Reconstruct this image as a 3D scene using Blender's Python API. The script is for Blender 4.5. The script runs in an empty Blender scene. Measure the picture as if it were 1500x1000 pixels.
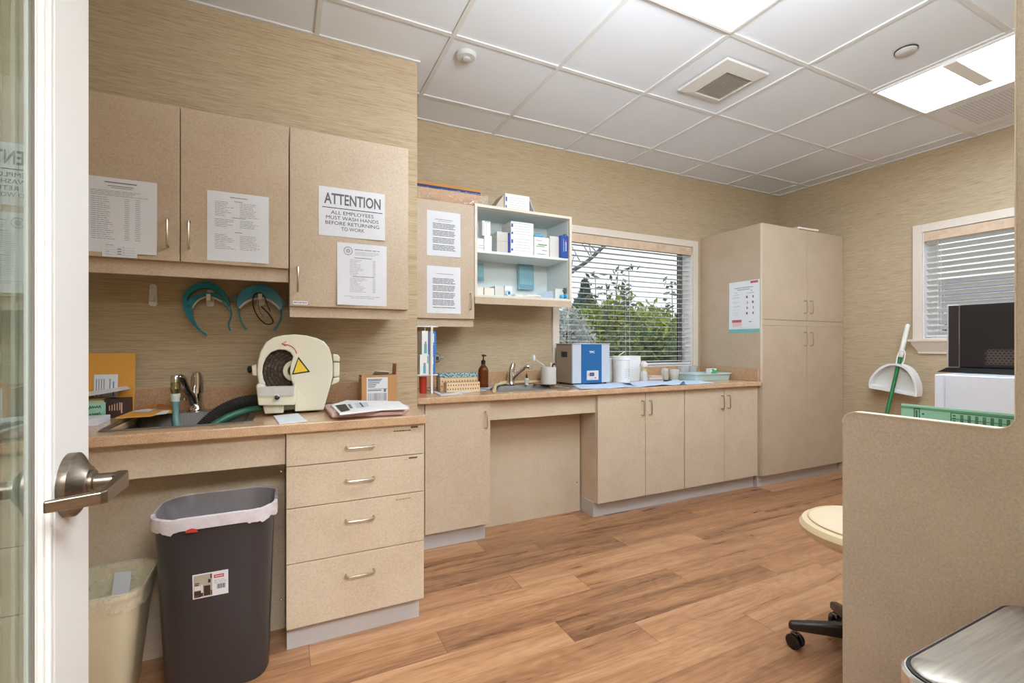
import bpy, bmesh, math, random
from mathutils import Vector, Matrix
random.seed(7)
PI = math.pi
sc = bpy.context.scene
COL = sc.collection

# ------------------------------------------------------------------ survey
# The room was measured from the photograph: camera at the origin of the plan,
# eye height 1.15 m.  These turn a photo measurement taken on a KNOWN plane of
# the room (a wall, a cabinet front, the counter top) into metres.
FOC, HY, YAW, CXP, EYE = 688.0, 506.5, 0.4522, 750.0, 1.15
CC, SS = math.cos(YAW), math.sin(YAW)
def _ray(px, py):
    r = (px-CXP)/FOC
    return (CC*r+SS, -SS*r+CC, (HY-py)/FOC)
def PY(px, py, Y):
    x, y, z = _ray(px, py); t = Y/y
    return (x*t, Y, z*t+EYE)
def PX(px, py, X):
    x, y, z = _ray(px, py); t = X/x
    return (X, y*t, z*t+EYE)
def PZ(px, py, Z):
    x, y, z = _ray(px, py); t = (Z-EYE)/z
    return (x*t, y*t, Z)
def xz(pts, Y): return [(p[0], p[2]) for p in (PY(a, b, Y) for a, b in pts)]

# ------------------------------------------------------------------ materials
def lin(c):
    o = []
    for v in c[:3]:
        v = v/255.0
        o.append(v/12.92 if v <= .04045 else ((v+.055)/1.055)**2.4)
    return (o[0], o[1], o[2], 1.0)
class NT:
    def __init__(s, name):
        s.m = bpy.data.materials.new(name); s.m.use_nodes = True
        s.t = s.m.node_tree; s.t.nodes.clear()
        s.out = s.n('ShaderNodeOutputMaterial')
    def n(s, typ, **kw):
        nd = s.t.nodes.new(typ)
        for k, v in kw.items(): setattr(nd, k, v)
        return nd
    def l(s, a, b): s.t.links.new(a, b)
    def math(s, op, a, b=None, c=None):
        nd = s.n('ShaderNodeMath', operation=op)
        for i, v in enumerate((a, b, c)):
            if v is None: continue
            if isinstance(v, (int, float)): nd.inputs[i].default_value = v
            else: s.l(v, nd.inputs[i])
        return nd.outputs[0]
    def pos(s, scale=(1, 1, 1)):
        g = s.n('ShaderNodeNewGeometry'); mp = s.n('ShaderNodeMapping')
        mp.inputs['Scale'].default_value = scale
        s.l(g.outputs['Position'], mp.inputs['Vector']); return mp.outputs[0]
    def noise(s, vec, scale, detail=4, rough=.55, dist=0):
        nd = s.n('ShaderNodeTexNoise'); s.l(vec, nd.inputs['Vector'])
        nd.inputs['Scale'].default_value = scale; nd.inputs['Detail'].default_value = detail
        nd.inputs['Roughness'].default_value = rough; nd.inputs['Distortion'].default_value = dist
        return nd.outputs[0]
    def ramp(s, fac, stops):
        nd = s.n('ShaderNodeValToRGB'); cr = nd.color_ramp
        while len(cr.elements) < len(stops): cr.elements.new(.5)
        for e, (p, c) in zip(cr.elements, stops): e.position = p; e.color = lin(c)
        s.l(fac, nd.inputs[0]); return nd.outputs[0]
    def mix(s, fac, a, b, mode='MIX'):
        nd = s.n('ShaderNodeMix', data_type='RGBA', blend_type=mode)
        for i, v in ((0, fac), (6, a), (7, b)):
            if isinstance(v, (int, float)): nd.inputs[i].default_value = v
            elif isinstance(v, tuple): nd.inputs[i].default_value = v
            else: s.l(v, nd.inputs[i])
        return nd.outputs[2]
    def bsdf(s, color=None, rough=.5, metal=0, spec=.5, bump=None, bstr=.1, **kw):
        b = s.n('ShaderNodeBsdfPrincipled')
        if color is not None:
            if isinstance(color, tuple): b.inputs['Base Color'].default_value = color
            else: s.l(color, b.inputs['Base Color'])
        if isinstance(rough, (int, float)): b.inputs['Roughness'].default_value = rough
        else: s.l(rough, b.inputs['Roughness'])
        b.inputs['Metallic'].default_value = metal
        b.inputs['Specular IOR Level'].default_value = spec
        for k, v in kw.items(): b.inputs[k.replace('_', ' ')].default_value = v
        if bump is not None:
            bp = s.n('ShaderNodeBump'); bp.inputs['Strength'].default_value = bstr; bp.inputs['Distance'].default_value = .002
            s.l(bump, bp.inputs['Height']); s.l(bp.outputs[0], b.inputs['Normal'])
        s.l(b.outputs[0], s.out.inputs[0]); return b
_M = {}
def plain(c, rough=.5, metal=0, spec=.5, var=.04, scale=40, **kw):
    key = (tuple(c), rough, metal, spec, var, tuple(sorted(kw.items())))
    if key in _M: return _M[key]
    t = NT('surface_%d' % len(_M))
    n = t.noise(t.pos(), scale, 3)
    f = t.math('MULTIPLY_ADD', n, 2*var, 1-var)
    hsv = t.n('ShaderNodeHueSaturation'); hsv.inputs['Color'].default_value = lin(c)
    t.l(f, hsv.inputs['Value'])
    t.bsdf(hsv.outputs[0], rough, metal, spec, **kw)
    _M[key] = t.m; return t.m
def laminate(name, c1, c2, c3, rough=.42, sc_=150):
    t = NT(name)
    a = t.noise(t.pos(), sc_, 6, .7); b = t.noise(t.pos(), 7, 3, .5)
    v = t.math('ADD', t.math('MULTIPLY', a, .8), t.math('MULTIPLY', b, .25))
    c = t.ramp(v, [(.34, c1), (.53, c2), (.72, c3)])
    t.bsdf(c, rough, spec=.4); return t.m
def wallpaper():
    t = NT('grasscloth_wallpaper')
    a = t.noise(t.pos((7.0, 7.0, 210)), 1, 4, .65)
    b = t.noise(t.pos((22, 22, 480)), 1, 3, .6)
    c = t.noise(t.pos((.5, .5, 26)), 1, 2, .5)
    v = t.math('ADD', t.math('ADD', t.math('MULTIPLY', a, .52), t.math('MULTIPLY', b, .4)), t.math('MULTIPLY', c, .08))
    col = t.ramp(v, [(.30, (152, 133, 105)), (.44, (181, 161, 131)), (.54, (194, 175, 145)), (.70, (208, 192, 164))])
    t.bsdf(col, .85, spec=.15, bump=v, bstr=.25); return t.m
def wood_floor():
    t = NT('laminate_plank_floor')
    g = t.n('ShaderNodeNewGeometry'); sp = t.n('ShaderNodeSeparateXYZ'); t.l(g.outputs['Position'], sp.inputs[0])
    X, Y = sp.outputs[0], sp.outputs[1]
    yy = t.math('DIVIDE', t.math('SUBTRACT', Y, 1.235), .15)
    k = t.math('FLOOR', yy); fy = t.math('FRACT', yy)
    m = t.math('FLOORED_MODULO', k, 3)
    e1 = t.math('COMPARE', m, 1, .1); e2 = t.math('COMPARE', m, 2, .1)
    off = t.math('ADD', t.math('MULTIPLY', e1, -.467), t.math('MULTIPLY_ADD', e2, -.759, 1.777))
    xx = t.math('DIVIDE', t.math('SUBTRACT', X, off), 1.225)
    cidx = t.math('FLOOR', xx); fx = t.math('FRACT', xx)
    cv = t.n('ShaderNodeCombineXYZ'); t.l(k, cv.inputs[0]); t.l(cidx, cv.inputs[1])
    wn = t.n('ShaderNodeTexWhiteNoise', noise_dimensions='2D'); t.l(cv.outputs[0], wn.inputs['Vector'])
    idv = wn.outputs['Value']
    gv = t.n('ShaderNodeCombineXYZ')
    t.l(t.math('MULTIPLY_ADD', idv, 37.0, t.math('MULTIPLY', X, 1.15)), gv.inputs[0])
    t.l(t.math('MULTIPLY', Y, 13.0), gv.inputs[1]); t.l(t.math('MULTIPLY', idv, 11.0), gv.inputs[2])
    grain = t.noise(gv.outputs[0], 1.0, 8, .6, .9)
    gv2 = t.n('ShaderNodeCombineXYZ')
    t.l(t.math('MULTIPLY_ADD', idv, 17.0, t.math('MULTIPLY', X, 4)), gv2.inputs[0]); t.l(t.math('MULTIPLY', Y, 95.0), gv2.inputs[1])
    fine = t.noise(gv2.outputs[0], 1.0, 5, .7, .5)
    gv3 = t.n('ShaderNodeCombineXYZ')
    t.l(t.math('MULTIPLY_ADD', idv, 29.0, t.math('MULTIPLY', X, 2.2)), gv3.inputs[0]); t.l(t.math('MULTIPLY', Y, 7.0), gv3.inputs[1])
    big = t.noise(gv3.outputs[0], 1.0, 2, .5, .4)
    ring = t.math('SINE', t.math('MULTIPLY', big, 60.0))
    v = t.math('ADD', t.math('ADD', t.math('MULTIPLY', grain, .55), t.math('MULTIPLY', fine, .34)), t.math('ADD', t.math('MULTIPLY_ADD', idv, .17, -.03), t.math('MULTIPLY', ring, .022)))
    col = t.ramp(v, [(.33, (112, 76, 52)), (.43, (150, 106, 74)), (.52, (173, 125, 87)), (.60, (189, 141, 102)), (.74, (207, 163, 123))])
    s1 = t.math('LESS_THAN', fy, .012); s2 = t.math('LESS_THAN', fx, .0018)
    seam = t.math('MAXIMUM', t.math('MULTIPLY', s1, .35), t.math('MULTIPLY', s2, .75))
    col = t.mix(seam, col, lin((84, 52, 32)))
    r = t.math('MULTIPLY_ADD', grain, .15, .22)
    t.bsdf(col, r, spec=.45, bump=v, bstr=.05); return t.m
def speckle(name, c1, c2, c3, rough=.18):
    t = NT(name)
    a = t.noise(t.pos(), 260, 3, .8); b = t.noise(t.pos(), 30, 3, .6)
    v = t.math('ADD', t.math('MULTIPLY', a, .8), t.math('MULTIPLY', b, .2))
    c = t.ramp(v, [(.36, c1), (.5, c2), (.66, c3)])
    t.bsdf(c, rough, spec=.5); return t.m
def brushed(name, c, rough=.3, ax=(300, 4, 4)):
    t = NT(name)
    a = t.noise(t.pos(ax), 1, 3, .6)
    col = t.ramp(a, [(.3, tuple(int(q*.86) for q in c)), (.7, c)])
    r = t.math('MULTIPLY_ADD', a, .15, rough-.05)
    t.bsdf(col, r, metal=1.0); return t.m
def emissive(name, c, s):
    t = NT(name); e = t.n('ShaderNodeEmission'); e.inputs[0].default_value = lin(c)
    n = t.noise(t.pos(), 3, 2)
    t.l(t.math('MULTIPLY_ADD', n, .1*s, .95*s), e.inputs[1])
    t.l(e.outputs[0], t.out.inputs[0]); return t.m
def clear_glass(name, tint=(235, 245, 242), ior=1.5, refl=1.0):
    t = NT(name)
    tr = t.n('ShaderNodeBsdfTransparent'); tr.inputs[0].default_value = lin(tint)
    gl = t.n('ShaderNodeBsdfGlossy'); gl.inputs['Roughness'].default_value = .01
    n = t.noise(t.pos(), 2, 1); t.l(t.ramp(n, [(0, (248, 250, 250)), (1, (255, 255, 255))]), gl.inputs[0])
    fr = t.n('ShaderNodeFresnel'); bf = t.n('ShaderNodeNewGeometry').outputs['Backfacing']
    t.l(t.math('MULTIPLY_ADD', bf, 1/ior-ior, ior), fr.inputs[0])   # a thin pane: same Fresnel from either side
    mx = t.n('ShaderNodeMixShader')
    t.l(t.math('MINIMUM', t.math('MULTIPLY', fr.outputs[0], refl), 1.0), mx.inputs[0])
    t.l(tr.outputs[0], mx.inputs[1]); t.l(gl.outputs[0], mx.inputs[2])
    t.l(mx.outputs[0], t.out.inputs[0]); return t.m
def film(name, c, alpha, rough=.25, amp=.2):
    t = NT(name)
    tr = t.n('ShaderNodeBsdfTransparent')
    b = t.n('ShaderNodeBsdfPrincipled'); b.inputs['Base Color'].default_value = lin(c); b.inputs['Roughness'].default_value = rough
    n = t.noise(t.pos(), 35, 4, .6, 1.0)
    mx = t.n('ShaderNodeMixShader')
    t.l(t.math('ADD', t.math('MULTIPLY', t.math('SUBTRACT', n, .5), amp), alpha), mx.inputs[0])
    mx.inputs[0].default_value = alpha
    t.l(tr.outputs[0], mx.inputs[1]); t.l(b.outputs[0], mx.inputs[2]); t.l(mx.outputs[0], t.out.inputs[0]); return t.m

M_WALL = wallpaper()
M_FLOOR = wood_floor()
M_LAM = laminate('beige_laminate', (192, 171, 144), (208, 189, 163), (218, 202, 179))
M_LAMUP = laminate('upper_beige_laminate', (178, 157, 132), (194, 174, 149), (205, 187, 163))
M_PANEL = laminate('partition_laminate', (182, 169, 150), (201, 188, 168), (214, 203, 185), .55, 190)
M_EDGE = plain((206, 188, 162), .4)
M_COUNTER = speckle('speckled_tan_counter', (170, 134, 102), (204, 168, 132), (222, 192, 160))
M_SPLASH = speckle('speckled_tan_splash', (164, 126, 94), (194, 156, 120), (210, 178, 144), .3)
M_TOE = plain((196, 192, 190), .5)
M_CEIL = plain((234, 239, 245), .9, spec=.1, var=.015, scale=120)
M_GRID = plain((226, 226, 224), .55)
M_WHITE = plain((232, 230, 226), .45)
M_TRIM = plain((224, 212, 196), .4)
M_DOORW = plain((222, 220, 214), .35, var=.01)
M_VAL = laminate('valance_wood', (196, 168, 138), (214, 188, 160), (224, 202, 176), .5, 20)
M_SLAT = plain((224, 223, 221), .5)
M_PULL = brushed('satin_nickel', (212, 200, 182), .3)
M_STEEL = brushed('brushed_steel', (196, 194, 190), .28)
M_CHROME = plain((214, 212, 210), .1, 1.0, var=.02)
M_BRONZE = brushed('antique_nickel', (142, 130, 116), .33, (30, 30, 200))
M_BLACK = plain((22, 21, 22), .4)
M_DKBRZ = plain((52, 46, 42), .4)
M_PAPER = plain((224, 226, 230), .7, var=.015)
M_INK = plain((120, 120, 124), .8)
M_INKL = plain((150, 150, 156), .8)
M_INKD = plain((46, 45, 48), .8)
M_CREAM = plain((217, 212, 190), .35, var=.015)
M_BOX = plain((236, 236, 234), .5, var=.02)
M_CARD = plain((190, 142, 92), .7)
M_KRAFT = plain((222, 160, 66), .6)
M_TEAL = plain((22, 132, 152), .3)
M_INNER = plain((222, 230, 228), .5)
M_GREYBIN = plain((57, 54, 56), .36)
M_BEIGEBIN = plain((222, 210, 176), .4)
M_BLUEPAD = plain((200, 216, 236), .7, var=.07)
M_NAVY = plain((44, 62, 96), .6)
M_BLUE = plain((40, 108, 168), .35)
M_GREEN = plain((20, 112, 52), .35)
M_RED = plain((196, 52, 46), .5)
M_CLEAR = clear_glass('clear_plastic', (238, 240, 240), 1.45)
M_GLASS = clear_glass('window_glass', (250, 252, 252), 1.45)
M_DGLASS = clear_glass('door_glass', (226, 236, 230), 1.7, 1.5)

# ------------------------------------------------------------------ mesh builder
ORG = {}
def rr(x0, x1, y0, y1, r, n=5):
    """rounded rectangle, counter-clockwise"""
    p = []
    for cx, cy, a0 in ((x1-r, y0+r, -PI/2), (x1-r, y1-r, 0), (x0+r, y1-r, PI/2), (x0+r, y0+r, PI)):
        for i in range(n+1):
            a = a0+PI/2*i/n; p.append((cx+r*math.cos(a), cy+r*math.sin(a)))
    return p
def circ(cx, cy, r, n=24): return [(cx+r*math.cos(2*PI*i/n), cy+r*math.sin(2*PI*i/n)) for i in range(n)]
class MB:
    def __init__(s): s.bm = bmesh.new()
    def v(s, p): return s.bm.verts.new(p)
    def f(s, vs):
        try: return s.bm.faces.new(vs)
        except ValueError: return None
    def face(s, pts): s.f([s.v(p) for p in pts]); return s
    def box(s, x0, x1, y0, y1, z0, z1):
        c = [s.v((x, y, z)) for z in (z0, z1) for y in (y0, y1) for x in (x0, x1)]
        for q in ((0, 2, 3, 1), (4, 5, 7, 6), (0, 1, 5, 4), (2, 6, 7, 3), (0, 4, 6, 2), (1, 3, 7, 5)): s.f([c[i] for i in q])
        return s
    def obox(s, c, size, rz=0, rx=0, ry=0):
        M = Matrix.Translation(c) @ Matrix.Rotation(rz, 4, 'Z') @ Matrix.Rotation(ry, 4, 'Y') @ Matrix.Rotation(rx, 4, 'X')
        h = [q/2 for q in size]
        cs = [s.v(M @ Vector((x*h[0], y*h[1], z*h[2]))) for z in (-1, 1) for y in (-1, 1) for x in (-1, 1)]
        for q in ((0, 2, 3, 1), (4, 5, 7, 6), (0, 1, 5, 4), (2, 6, 7, 3), (0, 4, 6, 2), (1, 3, 7, 5)): s.f([cs[i] for i in q])
        return s
    @staticmethod
    def _ax(ax, u, w, a): return {'x': (a, u, w), 'y': (u, a, w), 'z': (u, w, a)}[ax]
    def prism(s, pts, ax, a0, a1):
        A = [s.v(s._ax(ax, u, w, a0)) for u, w in pts]; B = [s.v(s._ax(ax, u, w, a1)) for u, w in pts]
        s.f(A); s.f(B[::-1]); n = len(pts)
        for i in range(n): s.f([A[i], A[(i+1) % n], B[(i+1) % n], B[i]])
        return s
    def ribbon(s, o, i_, ax, a0, a1):
        V = [[s.v(s._ax(ax, u, w, a)) for u, w in L] for a in (a0, a1) for L in (o, i_)]
        n = len(o)
        for k in range(n-1):
            s.f([V[0][k], V[0][k+1], V[1][k+1], V[1][k]]); s.f([V[2][k], V[3][k], V[3][k+1], V[2][k+1]])
            s.f([V[0][k], V[2][k], V[2][k+1], V[0][k+1]]); s.f([V[1][k], V[1][k+1], V[3][k+1], V[3][k]])
        s.f([V[0][0], V[1][0], V[3][0], V[2][0]]); s.f([V[0][-1], V[2][-1], V[3][-1], V[1][-1]])
        return s
    def loft(s, secs, cap0=True, cap1=True):
        R = [[s.v(p) for p in q] for q in secs]; n = len(R[0])
        for a, b in zip(R, R[1:]):
            for i in range(n): s.f([a[i], a[(i+1) % n], b[(i+1) % n], b[i]])
        if cap0: s.f(R[0][::-1])
        if cap1: s.f(R[-1])
        return s
    def tube(s, pts, r, n=8, closed=False, cap=True):
        P = [Vector(p) for p in pts]; m = len(P)
        rs = r if isinstance(r, (list, tuple)) else [r]*m
        T = []
        for i in range(m):
            a = P[(i-1) % m] if (closed or i > 0) else P[i]; b = P[(i+1) % m] if (closed or i < m-1) else P[i]
            d = (b-a); T.append(d.normalized() if d.length > 1e-9 else Vector((0, 0, 1)))
        N = T[0].orthogonal().normalized(); secs = []
        for i in range(m):
            if i: 
                ax = T[i-1].cross(T[i])
                if ax.length > 1e-7: N = Matrix.Rotation(T[i-1].angle(T[i]), 3, ax.normalized()) @ N
            B = T[i].cross(N)
            secs.append([P[i]+rs[i]*(math.cos(2*PI*k/n)*N+math.sin(2*PI*k/n)*B) for k in range(n)])
        if closed: secs.append(secs[0])
        return s.loft(secs, cap and not closed, cap and not closed)
    def lathe(s, prof, c, ax='z', n=24):
        secs = []
        for r, h in prof:
            q = []
            for i in range(n):
                a = 2*PI*i/n; u, w = max(r, 1e-5)*math.cos(a), max(r, 1e-5)*math.sin(a)
                d = s._ax(ax, u, w, h); q.append((c[0]+d[0], c[1]+d[1], c[2]+d[2]))
            secs.append(q)
        return s.loft(secs)
    def ball(s, c, r, sc_=(1, 1, 1), n=16):
        bmesh.ops.create_uvsphere(s.bm, u_segments=n, v_segments=max(6, n//2), radius=1,
            matrix=Matrix.Translation(c) @ Matrix.Diagonal((r*sc_[0], r*sc_[1], r*sc_[2], 1)))
        return s
    def xf(s, M): bmesh.ops.transform(s.bm, matrix=M, verts=s.bm.verts); return s
    def build(s, name, mat, parent=None, smooth=False, bevel=0, seg=2, fixn=True):
        if fixn: bmesh.ops.recalc_face_normals(s.bm, faces=s.bm.faces)
        if parent is not None: org = ORG[parent.name]
        else:
            vs = [v.co for v in s.bm.verts]
            lo = [min(v[i] for v in vs) for i in range(3)]; hi = [max(v[i] for v in vs) for i in range(3)]
            org = Vector(((lo[0]+hi[0])/2, (lo[1]+hi[1])/2, lo[2]))
        for v in s.bm.verts: v.co -= org
        me = bpy.data.meshes.new(name); s.bm.to_mesh(me); s.bm.free()
        me.materials.append(mat)
        if smooth:
            for p in me.polygons: p.use_smooth = True
            me.set_sharp_from_angle(angle=math.radians(38))
        o = bpy.data.objects.new(name, me); COL.objects.link(o)
        if parent is not None: o.parent = parent
        else: o.location = org
        ORG[o.name] = org
        if bevel:
            b = o.modifiers.new('edge', 'BEVEL'); b.width = bevel; b.segments = seg; b.limit_method = 'ANGLE'; b.angle_limit = .7
            b.harden_normals = False
        return o
def tag(o, label, cat, group=None):
    o['label'] = label; o['category'] = cat
    if group: o['group'] = group
    return o
def stuff(o): o['kind'] = 'stuff'; return o
def struct(o): o['kind'] = 'structure'; return o
def thing(name, loc, label, cat, group=None):
    o = bpy.data.objects.new(name, None); COL.objects.link(o)
    o.location = loc; o.empty_display_size = .05; ORG[o.name] = Vector(loc)
    return tag(o, label, cat, group)
def copy_tree(src, loc, label=None, rz=None):
    def rec(o, par):
        c = o.copy(); COL.objects.link(c); ORG[c.name] = ORG[o.name]
        if par is not None: c.parent = par
        for ch in list(o.children): rec(ch, c)
        return c
    r = rec(src, None); r.location = loc; ORG[r.name] = Vector(loc)
    if label: r['label'] = label
    if rz is not None: r.rotation_euler[2] = rz
    return r
class Plane:
    """a flat face with its own u (reading direction), v (up) and outward normal"""
    def __init__(s, o, u, v):
        s.o = Vector(o); s.u = Vector(u).normalized(); s.v = Vector(v).normalized(); s.n = s.u.cross(s.v)
        s.lift = None
    def p(s, u, v, e=0): return s.o+u*s.u+v*s.v+(e+(s.lift(u, v) if s.lift else 0))*s.n
def yplane(x, Y, z): return Plane((x, Y, z), (1, 0, 0), (0, 0, 1))      # faces -Y
def xplane(X, y, z): return Plane((X, y, z), (0, -1, 0), (0, 0, 1))     # faces -X
def zplane(x, y, Z, a=0): return Plane((x, y, Z), (math.cos(a), math.sin(a), 0), (-math.sin(a), math.cos(a), 0))
def quads(name, pl, rects, mat, parent, e=.0012):
    m = MB()
    for u0, v0, u1, v1 in rects:
        n = max(1, int(abs(u1-u0)/.03)) if pl.lift else 1
        for i in range(n):
            a, b = u0+(u1-u0)*i/n, u0+(u1-u0)*(i+1)/n
            m.face([pl.p(a, v0, e), pl.p(b, v0, e), pl.p(b, v1, e), pl.p(a, v1, e)])
    return m.build(name, mat, parent, fixn=False)
def sheet(pl, w, h, th=.0006, lift=.001, curl=0, nx=12, ny=12, corner=(1, 0)):
    """a sheet of paper lying on a plane, one corner lifting"""
    m = MB(); top, bot = [], []
    pl.lift = lambda u, v: curl*max(0, 1-math.hypot(u/w-corner[0], v/h-corner[1])/.8)**2
    for j in range(ny+1):
        a, b = [], []
        for i in range(nx+1):
            u, v = i/nx, j/ny
            a.append(m.v(pl.p(u*w, v*h, lift+th))); b.append(m.v(pl.p(u*w, v*h, lift)))
        top.append(a); bot.append(b)
    for j in range(ny):
        for i in range(nx):
            m.f([top[j][i], top[j][i+1], top[j+1][i+1], top[j+1][i]]); m.f([bot[j][i], bot[j+1][i], bot[j+1][i+1], bot[j][i+1]])
    for j in range(ny):
        m.f([top[j][0], top[j+1][0], bot[j+1][0], bot[j][0]]); m.f([top[j][nx], bot[j][nx], bot[j+1][nx], top[j+1][nx]])
    for i in range(nx):
        m.f([top[0][i], bot[0][i], bot[0][i+1], top[0][i+1]]); m.f([top[ny][i], top[ny][i+1], bot[ny][i+1], bot[ny][i]])
    return m
def text(body, pl, u0, v0, u1, v1, mat, parent, name='lettering', e=.0014, bold=0.0, keep=False):
    cu = bpy.data.curves.new('lettering', 'FONT'); cu.body = body; cu.align_x = 'CENTER'; cu.offset = bold; cu.size = 1; cu.resolution_u = 3
    ob = bpy.data.objects.new('lettering_source', cu); COL.objects.link(ob)
    dg = bpy.context.evaluated_depsgraph_get()
    me = bpy.data.meshes.new_from_object(ob.evaluated_get(dg)); bpy.data.objects.remove(ob); bpy.data.curves.remove(cu)
    xs = [v.co.x for v in me.vertices]; ys = [v.co.y for v in me.vertices]
    x0, x1, y0, y1 = min(xs), max(xs), min(ys), max(ys)
    sx, sy = (u1-u0)/(x1-x0), (v1-v0)/(y1-y0)
    if keep: sx = sy = min(sx, sy)
    m = MB(); m.bm.from_mesh(me); bpy.data.meshes.remove(me)
    for v in m.bm.verts:
        a = (u0+u1)/2+(v.co.x-(x0+x1)/2)*sx; b = (v0+v1)/2+(v.co.y-(y0+y1)/2)*sy
        v.co = pl.p(a, b, e)
    return m.build(name, mat, parent, fixn=False)
def lines(u0, u1, vtop, n, pitch, h, jit=.25, seed=0, dens=1.0):
    R = random.Random(seed); o = []
    for i in range(n):
        v = vtop-i*pitch; u = u0
        e = u1-(u1-u0)*R.random()*jit
        while u < e:
            w = (.008+.02*R.random())*dens; w = min(w, e-u)
            o.append((u, v-h, u+w, v)); u += w+.0022
    return o
# D-shaped wire pull: a = position of one foot, b = the other, n = outward normal
def pull(a, b, n, parent, name='pull', r=.0042, proj=.03, mat=None):
    a, b, n = Vector(a), Vector(b), Vector(n)
    d = (b-a).normalized(); k = .010
    pts = [a, a+n*(proj-k), a+n*(proj-.3*k)+d*(.3*k), a+n*proj+d*k, b+n*proj-d*k, b+n*(proj-.3*k)-d*(.3*k), b+n*(proj-k), b]
    m = MB().tube(pts, r, 8)
    return m.build(name, mat or M_PULL, parent, smooth=True)
# ------------------------------------------------------------------ camera
cam = bpy.data.objects.new('camera', bpy.data.cameras.new('camera')); COL.objects.link(cam)
cam.location = (0, 0, EYE); cam.rotation_euler = (PI/2, 0, -YAW)
cam.data.sensor_width = 36; cam.data.lens = FOC/1500*36; cam.data.shift_y = 6.5/1500; cam.data.clip_start = .02
sc.camera = cam
sc.view_settings.view_transform = 'Standard'; sc.view_settings.look = 'None'
sc.view_settings.exposure = 0.09; sc.view_settings.gamma = 1.0

YL, YB, XR, XJ, ZC = 2.522, 3.145, 4.572, .652, 2.685
XL = -.86
# ------------------------------------------------------------------ room shell
struct(MB().box(-1.0, 4.8, -2.0, 3.3, -.06, 0).build('floor', M_FLOOR))
struct(MB().box(-1.0, XJ, YL, 3.28, 0, ZC).build('wall_left', M_WALL))
W1 = (1.93, 3.36, .972, 2.05)          # opening of the back window: x0 x1 z0 z1
m = MB()
m.box(XJ, W1[0], YB, YB+.16, 0, ZC).box(W1[1], XR+.14, YB, YB+.16, 0, ZC)
m.box(W1[0], W1[1], YB, YB+.16, 0, W1[2]).box(W1[0], W1[1], YB, YB+.16, W1[3], ZC)
struct(m.build('wall_back', M_WALL))
W2 = (1.02, 1.932, 1.205, 2.05)        # opening of the right window: y0 y1 z0 z1
m = MB()
m.box(XR, XR+.14, W2[1], YB, 0, ZC).box(XR, XR+.14, -.12, W2[0], 0, ZC)
m.box(XR, XR+.14, W2[0], W2[1], 0, W2[2]).box(XR, XR+.14, W2[0], W2[1], W2[3], ZC)
struct(m.build('wall_right', M_WALL))
struct(MB().box(XL-.12, XL, -.12, YL, 0, ZC).build('wall_side', M_WALL))
m = MB().box(XL, -.34, -.24, -.12, 0, ZC).box(.70, XR+.14, -.24, -.12, 0, ZC).box(-.34, .70, -.24, -.12, 2.12, ZC)
struct(m.build('wall_front', M_WALL))
struct(MB().box(-1.0, 2.2, -2.0, -1.9, 0, ZC).box(-1.0, -.9, -1.9, -.24, 0, ZC).box(2.1, 2.2, -1.9, -.24, 0, ZC).build('wall_hallway', M_WALL))
m = MB().box(-.40, -.34, -.26, -.10, 0, 2.18).box(.70, .76, -.26, -.10, 0, 2.18).box(-.34, .70, -.26, -.10, 2.12, 2.18)
struct(m.build('trim_1', M_TRIM, bevel=.004))
# suspended ceiling
GX0, GY0, GP = .7562, 2.2199, .6096
ceil = struct(MB().box(-1.0, 4.8, -2.0, 3.3, ZC+.006, ZC+.06).build('ceiling', M_CEIL))
m = MB()
gx = [GX0+GP*i for i in range(-2, 7)]; gy = [GY0+GP*j for j in range(-6, 2)]
for x in gx: m.box(x-.0115, x+.0115, -1.9, YB if x > XJ else YL, ZC-.001, ZC+.0065)
for y in gy: m.box(XL, XR, y-.0115, y+.0115, ZC-.0005, ZC+.0065) if y < YL else m.box(XJ, XR, y-.0115, y+.0115, ZC-.0005, ZC+.0065)
m.box(XL, XJ+.012, YL-.02, YL, ZC-.002, ZC+.0065).box(XJ, XR, YB-.02, YB, ZC-.002, ZC+.0065).box(XR-.02, XR, -.12, YB, ZC-.002, ZC+.0065)
struct(m.build('ceiling_grid', M_GRID, ceil))

# ------------------------------------------------------------------ ceiling fixtures
M_LIGHT = emissive('lamp_diffuser', (226, 239, 255), 17.5)
def troffer(x0, y0, label, w=GP, d=2*GP):
    t = thing('ceiling_light', (x0+w/2, y0+d/2, ZC-.012), label, 'ceiling light')
    x1, y1 = x0+w, y0+d
    m = MB()
    m.box(x0+.010, x1-.010, y0+.010, y0+.026, ZC-.012, ZC+.004).box(x0+.010, x1-.010, y1-.026, y1-.010, ZC-.012, ZC+.004)
    m.box(x0+.010, x0+.026, y0+.026, y1-.026, ZC-.012, ZC+.004).box(x1-.026, x1-.010, y0+.026, y1-.026, ZC-.012, ZC+.004)
    m.build('frame', M_WHITE, t, bevel=.002)
    MB().box(x0+.026, x1-.026, y0+.026, y1-.026, ZC-.006, ZC+.004).build('diffuser', M_LIGHT, t)
    return t
troffer(GX0+GP, GY0-3*GP, 'glowing white ceiling light panel at the top centre, nearer the vent')
tl = troffer(GX0+4*GP, GY0-3*GP, 'glowing white ceiling light panel with a grey bar across it, upper right')
MB().box(3.20, 3.632, 1.205, 1.268, ZC-.03, ZC-.008).build('bar', plain((246, 245, 243), .4), tl, bevel=.003)
troffer(GX0-GP, -1.75, 'rectangular ceiling light panel out in the hallway behind the door')  # out of view, added so the hallway sends fill light into the room
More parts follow.
